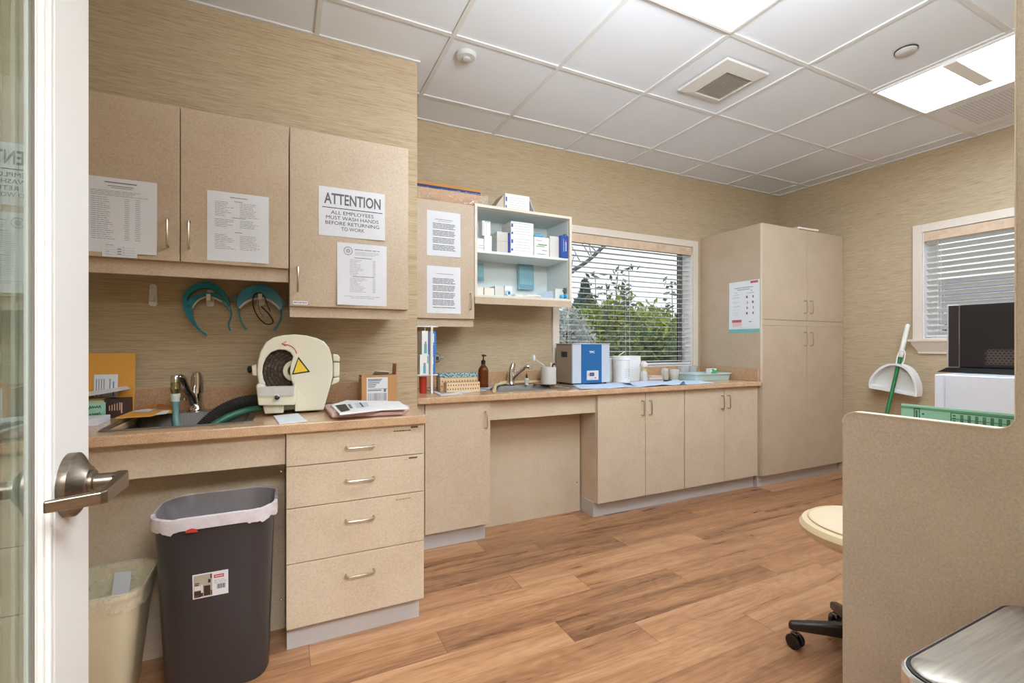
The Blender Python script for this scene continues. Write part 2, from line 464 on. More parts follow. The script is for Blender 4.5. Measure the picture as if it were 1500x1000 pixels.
# supply-air vent
t = thing('ceiling_vent', (2.29, 1.93, ZC-.02), 'square white ceiling vent with a dusty louvred centre', 'vent')
x0, x1, y0, y1 = 2.118, 2.452, 1.742, 2.095
i0, i1, j0, j1 = 2.212, 2.424, 1.822, 2.055
secs = [[(a, b, ZC-.001) for a, b in ((x0, y0), (x1, y0), (x1, y1), (x0, y1))],
        [(a, b, ZC-.012) for a, b in ((x0+.004, y0+.004), (x1-.004, y0+.004), (x1-.004, y1-.004), (x0+.004, y1-.004))],
        [(a, b, ZC-.018) for a, b in ((i0, j0), (i1, j0), (i1, j1), (i0, j1))],
        [(a, b, ZC-.004) for a, b in ((i0, j0), (i1, j0), (i1, j1), (i0, j1))]]
MB().loft(secs, False, False).build('frame', plain((222, 220, 214), .5), t)
MB().box(i0, i1, j0, j1, ZC-.004, ZC-.001).build('backing', plain((176, 168, 156), .8, var=.3, scale=14), t)
m = MB()
for k in range(20):
    y = j0+.006+k*(j1-j0-.012)/19; m.obox(((i0+i1)/2, y, ZC-.011), (i1-i0, .0085, .0014), rx=.5)
m.build('louvre', plain((196, 188, 174), .6, var=.12, scale=18), t)
# perforated return grille
t = thing('ceiling_vent', (4.1, 1.3, ZC-.01), 'grey perforated return air panel set in the ceiling by the right wall', 'vent')
gx0, gy0 = GX0+5*GP, GY0-2*GP
MB().box(gx0+.012, gx0+GP-.012, gy0+.012, gy0+GP-.012, ZC-.004, ZC+.004).build('panel', plain((232, 233, 235), .6), t, bevel=.002)
m = MB()
for i in range(24):
    for j in range(24):
        cx, cy = gx0+.09+i*.018, gy0+.09+j*.018
        m.face([(cx-.005, cy-.005, ZC-.0045), (cx-.005, cy+.005, ZC-.0045), (cx+.005, cy+.005, ZC-.0045), (cx+.005, cy-.005, ZC-.0045)])
m.build('perforation', plain((196, 197, 199), .8), t)
# smoke detector and flush speaker cover
t = thing('smoke_detector', (.867, 2.338, ZC-.03), 'small round white smoke detector on the ceiling near the wall corner', 'smoke detector')
MB().lathe([(.054, ZC+.004), (.054, ZC-.008), (.047, ZC-.016), (.02, ZC-.018)], (.867, 2.338, 0), n=32).build('base', plain((212, 211, 208), .5), t, smooth=True)
MB().lathe([(.022, ZC-.0165), (.022, ZC-.026), (.016, ZC-.030)], (.867, 2.338, 0), n=24).build('sensor_cap', plain((200, 198, 194), .5), t, smooth=True)
t = thing('sprinkler_cover', (2.912, 1.302, ZC-.012), 'flat round white cover plate on the ceiling beside the bar light', 'ceiling cover')
MB().lathe([(.046, ZC+.004), (.046, ZC-.005), (.042, ZC-.008)], (2.912, 1.302, 0), n=32).build('cover', plain((222, 222, 222), .6), t, smooth=True)
MB().lathe([(.050, ZC+.004), (.050, ZC-.002)], (2.912, 1.302, 0), n=32).build('gap_ring', plain((60, 60, 62), .7), t)

# ------------------------------------------------------------------ windows
def window(nm, P, n_sl, tilt, yout, hall):
    """P(a,b,z): a along the wall, b outward; a0..a1, z0..z1 opening"""
    a0, a1, z0, z1 = hall['open']; top = hall['top']; cw = hall['cas']
    def bx(m, aa, ab, ba, bb, za, zb):
        p, q = P(aa, ba), P(ab, bb)
        return m.box(min(p[0], q[0]), max(p[0], q[0]), min(p[1], q[1]), max(p[1], q[1]), za, zb)
    m = MB()   # casing + jamb liners
    bx(m, a0-cw, a0, -.018, .0, hall['cz0'], top); bx(m, a1, a1+cw, -.018, .0, hall['cz0'], top); bx(m, a0, a1, -.018, .0, z1, top)
    w = struct(m.build(nm, M_TRIM, bevel=.003))
    m = MB(); bx(m, a0, a0+.008, 0, .15, z0, z1); bx(m, a1-.008, a1, 0, .15, z0, z1); bx(m, a0+.008, a1-.008, 0, .15, z1-.008, z1); bx(m, a0+.008, a1-.008, 0, .15, z0, z0+.008)
    struct(m.build('window_jamb', M_WHITE, w))
    m = MB(); fw = .035
    bx(m, a0+.008, a0+.008+fw, .115, .145, z0+.008, z1-.008); bx(m, a1-.008-fw, a1-.008, .115, .145, z0+.008, z1-.008)
    bx(m, a0+.008+fw, a1-.008-fw, .115, .145, z0+.008, z0+.008+fw); bx(m, a0+.008+fw, a1-.008-fw, .115, .145, z1-.008-fw, z1-.008)
    struct(m.build('window_frame', hall['fm'], w, bevel=.002))
    m = MB(); bx(m, a0+.04, a1-.04, .128, .131, z0+.04, z1-.04)
    struct(m.build('window_pane', M_GLASS, w))
    if hall['sill']:
        m = MB(); bx(m, a0-cw-.02, a1+cw+.02, -.055, 0, z0-.022, z0-.002); struct(m.build('window_sill', M_TRIM, w, bevel=.004))
        x = XR
        secs = []
        for b, zz, ex in ((-.045, z0-.022, .0), (-.040, z0-.04, .0), (-.014, z0-.10, -.035), (-.014, z0-.115, -.035)):
            secs.append([(x+b, a0-cw-ex, zz), (x, a0-cw-ex, zz), (x, a1+cw+ex, zz), (x+b, a1+cw+ex, zz)])
        struct(MB().loft(secs).build('window_apron', M_TRIM, w))
    # blind
    c = P((a0+a1)/2, .05)
    b = thing('window_blind', (c[0], c[1], z0), hall['label'], 'window blind')
    m = MB(); bx(m, a0+.010, a1-.010, -.010, .006, z1-.075, z1-.006); m.build('valance', M_VAL, b, bevel=.002)
    m = MB(); bx(m, a0+.012, a1-.012, .012, .060, z1-.060, z1-.012); m.build('headrail', M_WHITE, b)
    m = MB(); pit = (z1-.085-z0-.045)/(n_sl-1)
    def slat(m, z, t, th=.0028, dep=.048):
        p, q = P(a0+.013, .036), P(a1-.013, .036)
        mid = ((p[0]+q[0])/2, (p[1]+q[1])/2, z)
        if abs(p[0]-q[0]) > abs(p[1]-q[1]): m.obox(mid, (abs(p[0]-q[0]), dep, th), rx=t)
        else: m.obox(mid, (dep, abs(p[1]-q[1]), th), ry=t)
    for k in range(n_sl): slat(m, z0+.045+k*pit, tilt)
    m.build('slats', M_SLAT, b)
    m = MB(); slat(m, z0+.022, 0, .016, .05); m.build('bottom_rail', M_SLAT, b, bevel=.002)
    for fr in hall['cords']:
        a = a0+(a1-a0)*fr
        for bb in (.011, .061):
            p = P(a, bb); MB().tube([(p[0], p[1], z0+.02), (p[0], p[1], z1-.05)], .0012, 5).build('ladder_cord', M_WHITE, b)
    return w, b
w1, b1 = window('window_1', lambda a, b: (a, YB+b), 23, 0.02, 1, dict(open=W1, top=2.108, cas=.058, cz0=.965, fm=M_DKBRZ, sill=False,
    label='white slatted blind in the wide window above the far sink counter', cords=(.07, .5, .93, .945)))
p = PY(996, 480, YB+.012)
m = MB().tube([(3.24, YB+.004, 1.98), (3.238, YB-.002, 1.42)], .003, 6); m.build('tilt_wand', M_CLEAR, b1, smooth=True)
MB().lathe([(.004, 1.40), (.007, 1.412), (.006, 1.425), (.003, 1.43)], (3.238, YB-.002, 0), n=10).build('cord_tassel', plain((196, 190, 184), .5), b1, smooth=True)
w2, b2 = window('window_2', lambda a, b: (XR+b, a), 17, .62, 1, dict(open=W2, top=2.113, cas=.062, cz0=1.20, fm=M_WHITE, sill=True,
    label='white slatted blind half tilted in the smaller window on the right wall', cords=(.12, .88, .9)))

# ------------------------------------------------------------------ door with glass
DX = -.27
d = struct(MB().box(DX-.045, DX, .815, .935, .01, 2.09).box(DX-.045, DX, .02, .14, .01, 2.09)
    .box(DX-.045, DX, .14, .815, .01, .26).box(DX-.045, DX, .14, .815, 1.95, 2.09).build('door_1', M_DOORW, bevel=.0015))
m = MB()
for k, (a, b, x) in enumerate(((.808, .815, DX-.003), (.800, .808, DX+.001), (.793, .800, DX-.004), (.787, .793, DX-.009))):
    m.box(DX-.040, x, a, b, .26, 1.95)
    c = .815-b; m.box(DX-.040, x, .14+c, .14+c+(b-a), .26, 1.95)
    m.box(DX-.040, x, .168, .787, .26+c, .26+c+(b-a)).box(DX-.040, x, .168, .787, 1.95-c-(b-a), 1.95-c)
struct(m.build('glass_moulding', M_DOORW, d, bevel=.0015))
struct(MB().box(DX-.018, DX-.012, .164, .791, .284, 1.926).build('glass_pane', M_DGLASS, d))
struct(MB().box(DX-.012, DX-.0095, .7845, .787, .288, 1.922).build('glazing_gasket', plain((120, 112, 100), .8), d))
h = struct(MB().lathe([(.0435, DX), (.0435, DX+.010), (.041, DX+.012), (.024, DX+.022), (.0225, DX+.025)], (0, .858, .957), 'x', 64).build('door_handle', M_BRONZE, d, smooth=True))
struct(MB().lathe([(.0175, DX+.024), (.0175, DX+.029), (.0115, DX+.030), (.0115, DX+.060)], (0, .858, .957), 'x', 28).build('spindle', M_BRONZE, h, smooth=True))
P2 = [(DX+.050, .870), (DX+.063, .870), (DX+.066, .862), (DX+.066, .772), (DX+.061, .764), (DX+.012, .7475), (DX+.010, .7555), (DX+.053, .7735), (DX+.056, .780), (DX+.056, .845), (DX+.050, .848)]
m = MB(); n = len(P2)
def hz(y): return .0115 if y > .84 else (.0078+.0037*max(0, (y-.76)/.08) if y > .76 else .0070)
A = [m.v((x, y, .9565-hz(y))) for x, y in P2]; B = [m.v((x, y, .9565+hz(y))) for x, y in P2]
m.f(A); m.f(B[::-1])
for i in range(n): m.f([A[i], A[(i+1) % n], B[(i+1) % n], B[i]])
struct(m.build('lever', M_BRONZE, h, bevel=.0015))

# ------------------------------------------------------------------ cabinets
def front(par, nm, x0, x1, y, z0, z1, mat=None, th=.019):
    return MB().box(x0+.0015, x1-.0015, y, y+th, z0+.0015, z1-.0015).build(nm, mat or M_LAM, par, bevel=.0015)
# left run: drawers
YD = 1.922
t = thing('drawer_cabinet', (.267, 2.2, 0), 'beige base cabinet with four stacked drawers beside the grey wastebasket', 'cabinet')
MB().box(.007, .527, YD+.0195, 2.515, .10, .83).build('carcass', M_LAM, t)
MB().box(.010, .517, YD+.048, 2.50, 0, .10).build('toe_kick', M_TOE, t)
for k, (z1, z0, hz_) in enumerate(((.832, .702, .757), (.702, .546, .630), (.546, .340, .475), (.340, .098, .263))):
    dr = front(t, 'drawer', .007, .527, YD, z0, z1)
    pull((.217, YD, hz_), (.321, YD, hz_), (0, -1, 0), dr, 'drawer_pull')
    pl = yplane(0, YD, 0)
    if k == 0:
        quads('label_strip', pl, [(.470, .812, .500, .819), (.430, .803, .452, .804)] + lines(.40, .47, .806, 1, 1, .004, 0, 3, .5), plain((92, 74, 56), .7), dr, .0008)
    if k == 1:
        quads('label_strip', pl, [(.462, .686, .497, .693), (.440, .684, .46, .685)], plain((92, 74, 56), .7), dr, .0008)
    if k == 2:
        quads('label_strip', pl, lines(.41, .47, .527, 1, 1, .004, 0, 5, .4), plain((150, 126, 98), .7), dr, .0008)
# sink apron and knee-space panel
o = tag(MB().box(XL+.002, .005, 1.95, 1.969, .708, .829).build('apron_panel', M_LAM, bevel=.0015), 'beige apron panel under the left counter, above the two wastebaskets', 'panel')
t = thing('knee_space_panel', (-.42, 2.13, 0), 'tall beige panel behind the wastebaskets under the left sink', 'panel')
MB().box(XL+.002, .004, 2.13, 2.149, 0, .828).build('board', M_LAM, t)
for z in (.640, .12):
    MB().lathe([(.0055, 2.130), (.0055, 2.1275), (.003, 2.1265)], (-.010, 0, z), 'y', 12).build('screw', M_CHROME, t)
# counter with sink cut-out
def counter(nm, x0, x1, y0, y1, hole, label, splash, zt=.864, th=.034):
    t = thing(nm, ((x0+x1)/2, (y0+y1)/2, zt-th), label, 'countertop')
    a0, a1, b0, b1 = hole; m = MB()
    out = [(x0, y0), (x1, y0), (x1, y1), (x0, y1)]; inn = [(a0, b0), (a1, b0), (a1, b1), (a0, b1)]
    T = [m.v((x, y, zt)) for x, y in out]; Bm = [m.v((x, y, zt-th)) for x, y in out]
    t2 = [m.v((x, y, zt)) for x, y in inn]; b2_ = [m.v((x, y, zt-th)) for x, y in inn]
    for i in range(4):
        j = (i+1) % 4
        m.f([T[i], T[j], t2[j], t2[i]]); m.f([Bm[i], b2_[i], b2_[j], Bm[j]]); m.f([T[i], Bm[i], Bm[j], T[j]]); m.f([t2[i], t2[j], b2_[j], b2_[i]])
    m.build('worktop', M_COUNTER, t, bevel=.006, seg=3)
    for s in splash: MB().box(*s).build('backsplash', M_SPLASH, t, bevel=.003)
    return t
counter('countertop', XL+.001, .535, 1.90, YL-.001, (-.53, -.13, 2.02, 2.41), 'speckled tan countertop holding the plaster trimmer and the left sink', [(XL+.001, .47, YL-.02, YL-.001, .8645, .967)])
counter('countertop', XJ+.002, 3.462, 2.525, YB-.001, (1.20, 1.76, 2.69, 3.02), 'speckled tan countertop under the big window, with the far sink',
        [(XJ+.002, 3.442, YB-.02, YB-.001, .8645, .965), (3.443, 3.462, 2.545, YB-.001, .8645, .965)])
# left upper cabinets
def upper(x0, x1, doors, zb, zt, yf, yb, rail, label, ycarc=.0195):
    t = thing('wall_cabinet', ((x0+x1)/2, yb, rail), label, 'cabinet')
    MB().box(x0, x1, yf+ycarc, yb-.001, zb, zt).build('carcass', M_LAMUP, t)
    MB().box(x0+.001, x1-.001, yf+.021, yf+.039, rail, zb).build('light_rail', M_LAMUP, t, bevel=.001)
    for (a, b, hx, h0, h1) in doors:
        dr = front(t, 'door', a, b, yf, zb, zt, M_LAMUP)
        pull((hx, yf, h0), (hx, yf, h1), (0, -1, 0), dr, 'door_pull')
    return t
YU = 2.19
upper(-.741, .019, [(-.741, -.36, -.396, 1.53, 1.632), (-.36, .019, -.329, 1.53, 1.632)], 1.474, 2.074, YU, YL, 1.419, 'beige two-door wall cabinet above the left sink, two papers taped to it')
u2 = upper(.021, .525, [(.021, .525, .053, 1.383, 1.482)], 1.318, 2.074, YU, YL, 1.273, 'deep beige single-door wall cabinet carrying the hand-washing notice')
MB().box(.030, .042, YL-.06, YL-.002, 1.262, 1.274).build('mounting_cleat', M_LAMUP, u2)
o = MB(); pl = yplane(.034, YU, 1.326)
tape = sheet(pl, .058, .015, .0006, .0008).build('label_tape', M_PAPER, u2); 
quads('label_print', pl, lines(.004, .054, .010, 1, 1, .004, 0, 2, .35), M_INK, u2, .0018)
# far upper cabinets
YF = 2.815
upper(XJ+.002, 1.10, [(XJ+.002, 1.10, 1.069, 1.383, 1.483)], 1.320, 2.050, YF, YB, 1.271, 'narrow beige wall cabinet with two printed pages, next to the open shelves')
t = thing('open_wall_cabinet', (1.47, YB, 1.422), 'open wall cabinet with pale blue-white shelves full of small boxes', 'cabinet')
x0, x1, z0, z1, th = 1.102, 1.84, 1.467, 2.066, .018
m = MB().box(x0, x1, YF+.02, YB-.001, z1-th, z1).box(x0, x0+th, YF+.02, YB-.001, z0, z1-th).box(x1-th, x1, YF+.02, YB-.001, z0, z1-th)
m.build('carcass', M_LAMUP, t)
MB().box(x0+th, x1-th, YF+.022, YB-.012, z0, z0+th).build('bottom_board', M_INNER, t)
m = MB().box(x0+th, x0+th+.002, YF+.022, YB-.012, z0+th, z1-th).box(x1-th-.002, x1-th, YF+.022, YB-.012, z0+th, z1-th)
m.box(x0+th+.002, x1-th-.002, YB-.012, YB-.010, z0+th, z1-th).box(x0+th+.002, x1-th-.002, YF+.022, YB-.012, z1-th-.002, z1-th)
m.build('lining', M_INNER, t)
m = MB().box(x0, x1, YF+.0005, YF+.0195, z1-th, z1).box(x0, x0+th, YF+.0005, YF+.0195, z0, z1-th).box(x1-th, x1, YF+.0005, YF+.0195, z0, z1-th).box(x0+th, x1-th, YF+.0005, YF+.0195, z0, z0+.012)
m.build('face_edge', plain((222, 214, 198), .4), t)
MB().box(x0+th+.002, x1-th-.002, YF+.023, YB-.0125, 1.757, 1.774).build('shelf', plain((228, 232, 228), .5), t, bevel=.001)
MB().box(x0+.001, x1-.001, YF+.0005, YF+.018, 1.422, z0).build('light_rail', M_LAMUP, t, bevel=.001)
for z in (1.93, 1.545):
    MB().box(x1-th-.014, x1-th-.002, YF+.035, YF+.075, z-.02, z+.02).box(x1-th-.022, x1-th-.014, YF+.045, YF+.06, z-.008, z+.008).build('hinge', plain((120, 118, 112), .4, .8), t, bevel=.001)
# far base run
YBf = 2.556
t = thing('base_cabinet', (.9, 2.85, 0), 'narrow beige single-door base cabinet next to the drawers and the open knee space', 'cabinet')
MB().box(XJ+.003, 1.098, YBf+.0195, YB-.002, .10, .829).build('carcass', M_LAM, t)
dr = front(t, 'door', .704, 1.100, YBf, .098, .832)
MB().box(XJ+.003, .702, YBf+.006, YBf+.019, .10, .829).build('filler_strip', M_LAM, t)
pull((1.067, YBf, .668), (1.067, YBf, .764), (0, -1, 0), dr, 'door_pull')
MB().box(XJ+.004, 1.085, YBf+.045, YBf+.065, 0, .10).box(1.070, 1.085, YBf+.065, 2.74, 0, .10).build('toe_kick', M_TOE, t)
o = tag(MB().box(1.1005, 1.871, 2.575, 2.594, .706, .829).build('apron_panel', M_LAM, bevel=.0015), 'beige apron panel below the far sink, over the open knee space', 'panel')
t = thing('knee_space_panel', (1.48, 2.75, 0), 'beige back panel of the open knee space under the far sink', 'panel')
MB().box(1.100, 1.862, 2.748, 2.766, 0, .705).build('board', M_LAM, t)
MB().lathe([(.005, 2.748), (.005, 2.7455)], (1.838, 0, .20), 'y', 10).build('screw', M_CHROME, t)
for (x0, x1, mid, lab) in ((1.873, 2.657, 2.283, 'wide beige two-door base cabinet right of the open knee space'), (2.658, 3.462, 3.072, 'beige two-door base cabinet next to the tall cabinet')):
    t = thing('base_cabinet', ((x0+x1)/2, 2.85, 0), lab, 'cabinet')
    MB().box(x0, x1, YBf+.0195, YB-.002, .10, .829).build('carcass', M_LAM, t)
    MB().box(x0 if x0 > 2 else x0-.004, x1, YBf+.045, YB-.01, 0, .0995).build('toe_kick', M_TOE, t)
    for (a, b, hx) in ((x0, mid, mid-.034), (mid, x1-.004, mid+.034)):
        dr = front(t, 'door', a+.0005, b-.0005, YBf, .098, .832)
        pull((hx, YBf, .667), (hx, YBf, .766), (0, -1, 0), dr, 'door_pull')
# tall cabinet
t = thing('tall_cabinet', (4.0, 2.83, 0), 'tall beige four-door storage cabinet in the corner, chart taped to its side', 'cabinet')
YT = 2.519
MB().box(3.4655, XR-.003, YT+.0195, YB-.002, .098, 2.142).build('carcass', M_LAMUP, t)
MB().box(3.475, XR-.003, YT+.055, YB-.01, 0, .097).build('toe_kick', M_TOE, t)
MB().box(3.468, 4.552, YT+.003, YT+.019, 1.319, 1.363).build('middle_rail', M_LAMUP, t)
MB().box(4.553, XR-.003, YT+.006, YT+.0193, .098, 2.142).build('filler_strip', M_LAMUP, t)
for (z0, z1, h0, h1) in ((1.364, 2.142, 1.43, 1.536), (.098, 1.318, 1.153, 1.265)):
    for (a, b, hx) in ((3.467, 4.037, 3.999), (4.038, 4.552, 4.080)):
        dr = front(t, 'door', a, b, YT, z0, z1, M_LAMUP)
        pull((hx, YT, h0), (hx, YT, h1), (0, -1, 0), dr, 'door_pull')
MB().box(3.4652, 3.4664, YT-.0004, YT+.0195, .855, 2.142).build('edge_band', plain((226, 214, 196), .35), t)
# ------------------------------------------------------------------ papers on the cabinet doors
def page(x, z, w, h, Y, label, cat='notice', curl=.006, corner=(1, 0), nm='printed_page', group=None):
    pl = yplane(x, Y, z)
    o = sheet(pl, w, h, curl=curl, corner=corner).build(nm, M_PAPER, smooth=True)
    return tag(o, label, cat, group), pl
o, pl = page(-.648, 1.492, .216, .274, YU, 'printed list page at the far left cabinet door, small slip taped over its bottom edge')
L = [(.06, .255, .155, .259), (.07, .243, .145, .2455), (.08, .237, .14, .239)]
L += lines(.02, .19, .226, 4, .0055, .0013, .3, 11)
for i in range(21):
    v = .199-i*.0075; L.append((.022, v, .036, v+.0014)); L += lines(.038, .07+.03*random.random(), v+.0014, 1, 1, .0014, .3, 20+i, .7)
    L.append((.118, v, .132, v+.0014)); L.append((.150, v, .165, v+.0014))
quads('print', pl, L, M_INK, o, .0022)
o2, pl = page(-.594, 1.476, .102, .050, YU-.0035, 'small white slip with ruled rows taped over the bottom of the far left page', curl=0, nm='paper_slip')
quads('print', pl, [(.01, .042, .034, .0435)]+[(.006, v, .096, v+.0006) for v in (.008, .017, .026, .035)]+[(.044, v+.002, .056, v+.005) for v in (.008, .017, .026)]+[(.062, .004, .0626, .042), (.01, .011, .02, .012), (.01, .02, .02, .021)], M_INK, o2, .0022)
o, pl = page(-.272, 1.489, .216, .276, YU, 'printed page with three short headings on the second upper cabinet door')
L = [(.078, .255, .138, .2575), (.092, .240, .122, .242)]
for vt, n in ((.236, 9), (.166, 5), (.105, 9)):
    for i in range(n):
        v = vt-i*.0068; L += lines(.026, .098, v, 1, 1, .0014, .55, int(vt*1000)+i, .8); L += lines(.112, .185, v, 1, 1, .0014, .4, int(vt*1000)+i+50, .8)
L += [(.084, .1745, .132, .1765), (.094, .116, .12, .118)]
quads('print', pl, L, M_INK, o, .0022)
# hand-washing notice
o, pl = page(.135, 1.630, .281, .213, YU, 'white ATTENTION notice telling all employees to wash hands before returning to work', 'sign', nm='hand_washing_notice')
text('ATTENTION', pl, .022, .139, .262, .188, plain((106, 106, 108), .8), o, e=.0022, bold=.02)
quads('rule', pl, [(.014, .122, .270, .1252)], M_INKD, o, .0022)
for s, u0, u1, v in (('ALL EMPLOYEES', .050, .230, .0965), ('MUST WASH HANDS', .030, .252, .0735), ('BEFORE RETURNING', .027, .255, .0505), ('TO WORK', .092, .190, .0275)):
    text(s, pl, u0, v, u1, v+.0155, M_INKD, o, e=.0022, bold=0)
# page with round emblem
o, pl = page(.210, 1.331, .214, .275, YU, 'printed price list page with a round emblem, below the ATTENTION notice', curl=.010, corner=(0, 0))
m = MB(); cx, cz = .046, .240
for ra, rb in ((.0185, .0160), (.009, .0078), (.004, .0028)):
    for i in range(40):
        a, b = 2*PI*i/40, 2*PI*(i+1)/40
        m.face([pl.p(cx+ra*math.cos(a), cz+ra*math.sin(a), .0022), pl.p(cx+ra*math.cos(b), cz+ra*math.sin(b), .0022), pl.p(cx+rb*math.cos(b), cz+rb*math.sin(b), .0022), pl.p(cx+rb*math.cos(a), cz+rb*math.sin(a), .0022)])
for i in range(12):
    a = 2*PI*i/12; c, s = math.cos(a), math.sin(a)
    m.face([pl.p(cx+.009*c-.0008*s, cz+.009*s+.0008*c, .0022), pl.p(cx+.009*c+.0008*s, cz+.009*s-.0008*c, .0022), pl.p(cx+.004*c+.0005*s, cz+.004*s-.0005*c, .0022), pl.p(cx+.004*c-.0005*s, cz+.004*s+.0005*c, .0022)])
m.build('emblem', M_INK, o, fixn=False)
L = [(.074, .2465, .112, .2495), (.115, .2465, .146, .2495), (.15, .2465, .168, .2495), (.172, .2465, .182, .2495)]
L += lines(.075, .182, .238, 3, .006, .0012, .2, 31) + [(.072, .210, .148, .2125)]
for i in range(11): 
    v = .202-i*.0066; L += lines(.053, .115, v, 1, 1, .0012, .6, 60+i, .8); L.append((.152, v-.0012, .164, v))
L += [(.064, .127, .160, .1295)]
for i in range(11):
    v = .121-i*.006; L += lines(.053, .130, v, 1, 1, .0012, .65, 90+i, .8); L.append((.152, v-.0012, .164, v))
L += lines(.03, .186, .040, 1, 1, .0013, .02, 120) + lines(.056, .16, .033, 1, 1, .0013, .05, 121)
quads('print', pl, L, M_INK, o, .0022)
# pages on the far upper door
for (z, h, lab, sd) in ((1.706, .278, 'upper of two printed pages on the narrow far wall cabinet', 200), (1.352, .292, 'lower of two printed pages on the narrow far wall cabinet', 300)):
    o, pl = page(.788, z, .216, h, YF, lab)
    L = [(.05, h-.052, .165, h-.049), (.07, h-.062, .15, h-.060)] if sd == 200 else [(.06, h-.048, .17, h-.0455)]
    v = h-.075; k = 0
    while v > .035:
        L += lines(.036, .182, v, 1, 1, .0048, .12, sd+k, 1.6); k += 1; v -= .0092 if k % 4 else .017
    quads('print', pl, L, plain((120, 120, 124), .8), o, .0022)

# ------------------------------------------------------------------ hooks and face-shield frames
def hook(x, z0, z1, label, out=.030):
    t = thing('adhesive_hook', (x, YL, z0), label, 'hook', 'white adhesive wall hooks')
    w = .0165; pts = []
    for (u, v) in rr(x-w, x+w, z0, z1, .012, 5):
        k = (v-z0)/(z1-z0); pts.append((x+(u-x)*(1-.22*k), v))
    MB().prism(pts, 'y', YL-.009, YL+.0002).build('plate', M_WHITE, t, bevel=.002)
    MB().box(x-.008, x+.008, YL-out, YL-out+.006, z0+.0285, z0+.050).box(x-.008, x+.008, YL-out, YL-.0085, z0+.0215, z0+.0285).build('hook', M_WHITE, t, bevel=.0015)
hook(-.511, 1.322, 1.419, 'empty white adhesive hook on the wall, left of the teal frames')
hook(-.300, 1.329, 1.409, 'white adhesive hook holding the left teal face shield frame', .072)
hook(-.098, 1.340, 1.400, 'white adhesive hook holding the right teal frame and black glasses', .084)
def zq(pts, s=6.5217, ox=205, oy=400, Y=2.49): return xz([(ox+a/s, oy+b/s) for a, b in pts], Y)
def smooth2(p, k=4):
    o = []
    n = len(p)
    for i in range(n-1):
        p0, p1, p2, p3 = p[max(i-1, 0)], p[i], p[i+1], p[min(i+2, n-1)]
        for j in range(k):
            t = j/k
            o.append(tuple(.5*((2*p1[d])+(-p0[d]+p2[d])*t+(2*p0[d]-5*p1[d]+4*p2[d]-p3[d])*t*t+(-p0[d]+3*p1[d]-3*p2[d]+p3[d])*t**3) for d in range(len(p1))))
    o.append(p[-1]); return o
t = thing('face_shield_frame', (-.30, YL-.02, 1.2), 'left teal face shield frame hanging open on a wall hook', 'face shield')
vo = smooth2(zq([(430, 345), (415, 270), (430, 200), (480, 140), (560, 98), (640, 86), (720, 105), (790, 160), (840, 230), (862, 310)]))
vi = smooth2(zq([(470, 340), (462, 280), (470, 225), (515, 180), (590, 150), (660, 150), (730, 180), (790, 225), (830, 270), (856, 315)]))
MB().ribbon(vo, vi, 'y', 2.468, 2.506).build('visor', M_TEAL, t, smooth=True)
fo = smooth2(zq([(455, 300), (490, 235), (560, 212), (650, 190), (740, 200), (800, 250), (845, 300), (868, 345)]))
fi = smooth2(zq([(515, 340), (530, 310), (570, 262), (630, 232), (700, 232), (760, 256), (815, 300), (862, 350)]))
MB().ribbon(fo, fi, 'y', 2.462, 2.488).build('brow_band', M_TEAL, t, smooth=True)
lo = smooth2(zq([(425, 330), (440, 380), (475, 440), (520, 500), (575, 555), (625, 590), (638, 605)]))
li = smooth2(zq([(514, 330), (512, 370), (520, 430), (548, 490), (590, 545), (635, 575), (645, 603)]))
MB().ribbon(lo, li, 'y', 2.466, 2.484).build('temple', M_TEAL, t, smooth=True)
a = [(x, 2.475, z) for x, z in smooth2(zq([(862, 330), (876, 385), (866, 440), (850, 490), (866, 552)]))]
MB().tube(a, .0035, 8).build('temple', M_TEAL, t, smooth=True)
a = [(x, 2.459, z) for x, z in smooth2(zq([(514, 340), (525, 315), (565, 268), (628, 238), (700, 238), (760, 262), (790, 280)]))]
MB().tube(a, .0035, 8).build('foam_strip', plain((206, 208, 190), .8), t, smooth=True)
t = thing('face_shield_frame', (-.10, YL-.02, 1.2), 'right teal face shield frame hanging on a hook beside the cabinet', 'face shield')
vo = smooth2(zq([(940, 330), (935, 265), (955, 205), (1005, 155), (1080, 128), (1160, 120), (1240, 142), (1310, 185), (1345, 250), (1360, 340)]))
vi = smooth2(zq([(952, 338), (970, 318), (1000, 292), (1050, 262), (1110, 245), (1180, 238), (1245, 262), (1300, 302), (1325, 330), (1345, 355)]))
MB().ribbon(vo, vi, 'y', 2.455, 2.506).build('brow_band', plain((30, 140, 178), .3), t, smooth=True)
MB().prism(zq([(940, 200), (900, 215), (870, 280), (935, 262)]), 'y', 2.485, 2.503).prism(zq([(1330, 205), (1405, 305), (1375, 315), (1345, 300)]), 'y', 2.485, 2.503).build('side_wing', plain((34, 120, 140), .3), t)
for P_ in ([(950, 330), (952, 410), (978, 480), (1020, 540)], [(1350, 345), (1348, 430), (1320, 490), (1280, 545)]):
    MB().tube([(x, 2.48, z) for x, z in smooth2(zq(P_))], [.004]*12+[.006], 8).build('temple', plain((48, 140, 150), .3), t, smooth=True)
a = [(x, 2.452, z) for x, z in smooth2(zq([(958, 340), (1000, 298), (1050, 268), (1110, 251), (1180, 246), (1245, 270), (1300, 310), (1338, 352)]))]
MB().tube(a, .005, 8).build('foam_strip', plain((212, 212, 204), .8), t, smooth=True)
t = thing('eyeglasses', (-.08, YL-.07, 1.3), 'black framed eyeglasses hanging folded over the right teal frame', 'glasses')
lens = smooth2(zq([(1160, 192), (1095, 203), (1078, 262), (1092, 345), (1135, 425), (1208, 486), (1272, 468), (1232, 390), (1160, 318)], Y=2.445))
MB().tube([(x, 2.445, z) for x, z in lens], .0030, 8).build('rim', M_BLACK, t, smooth=True)
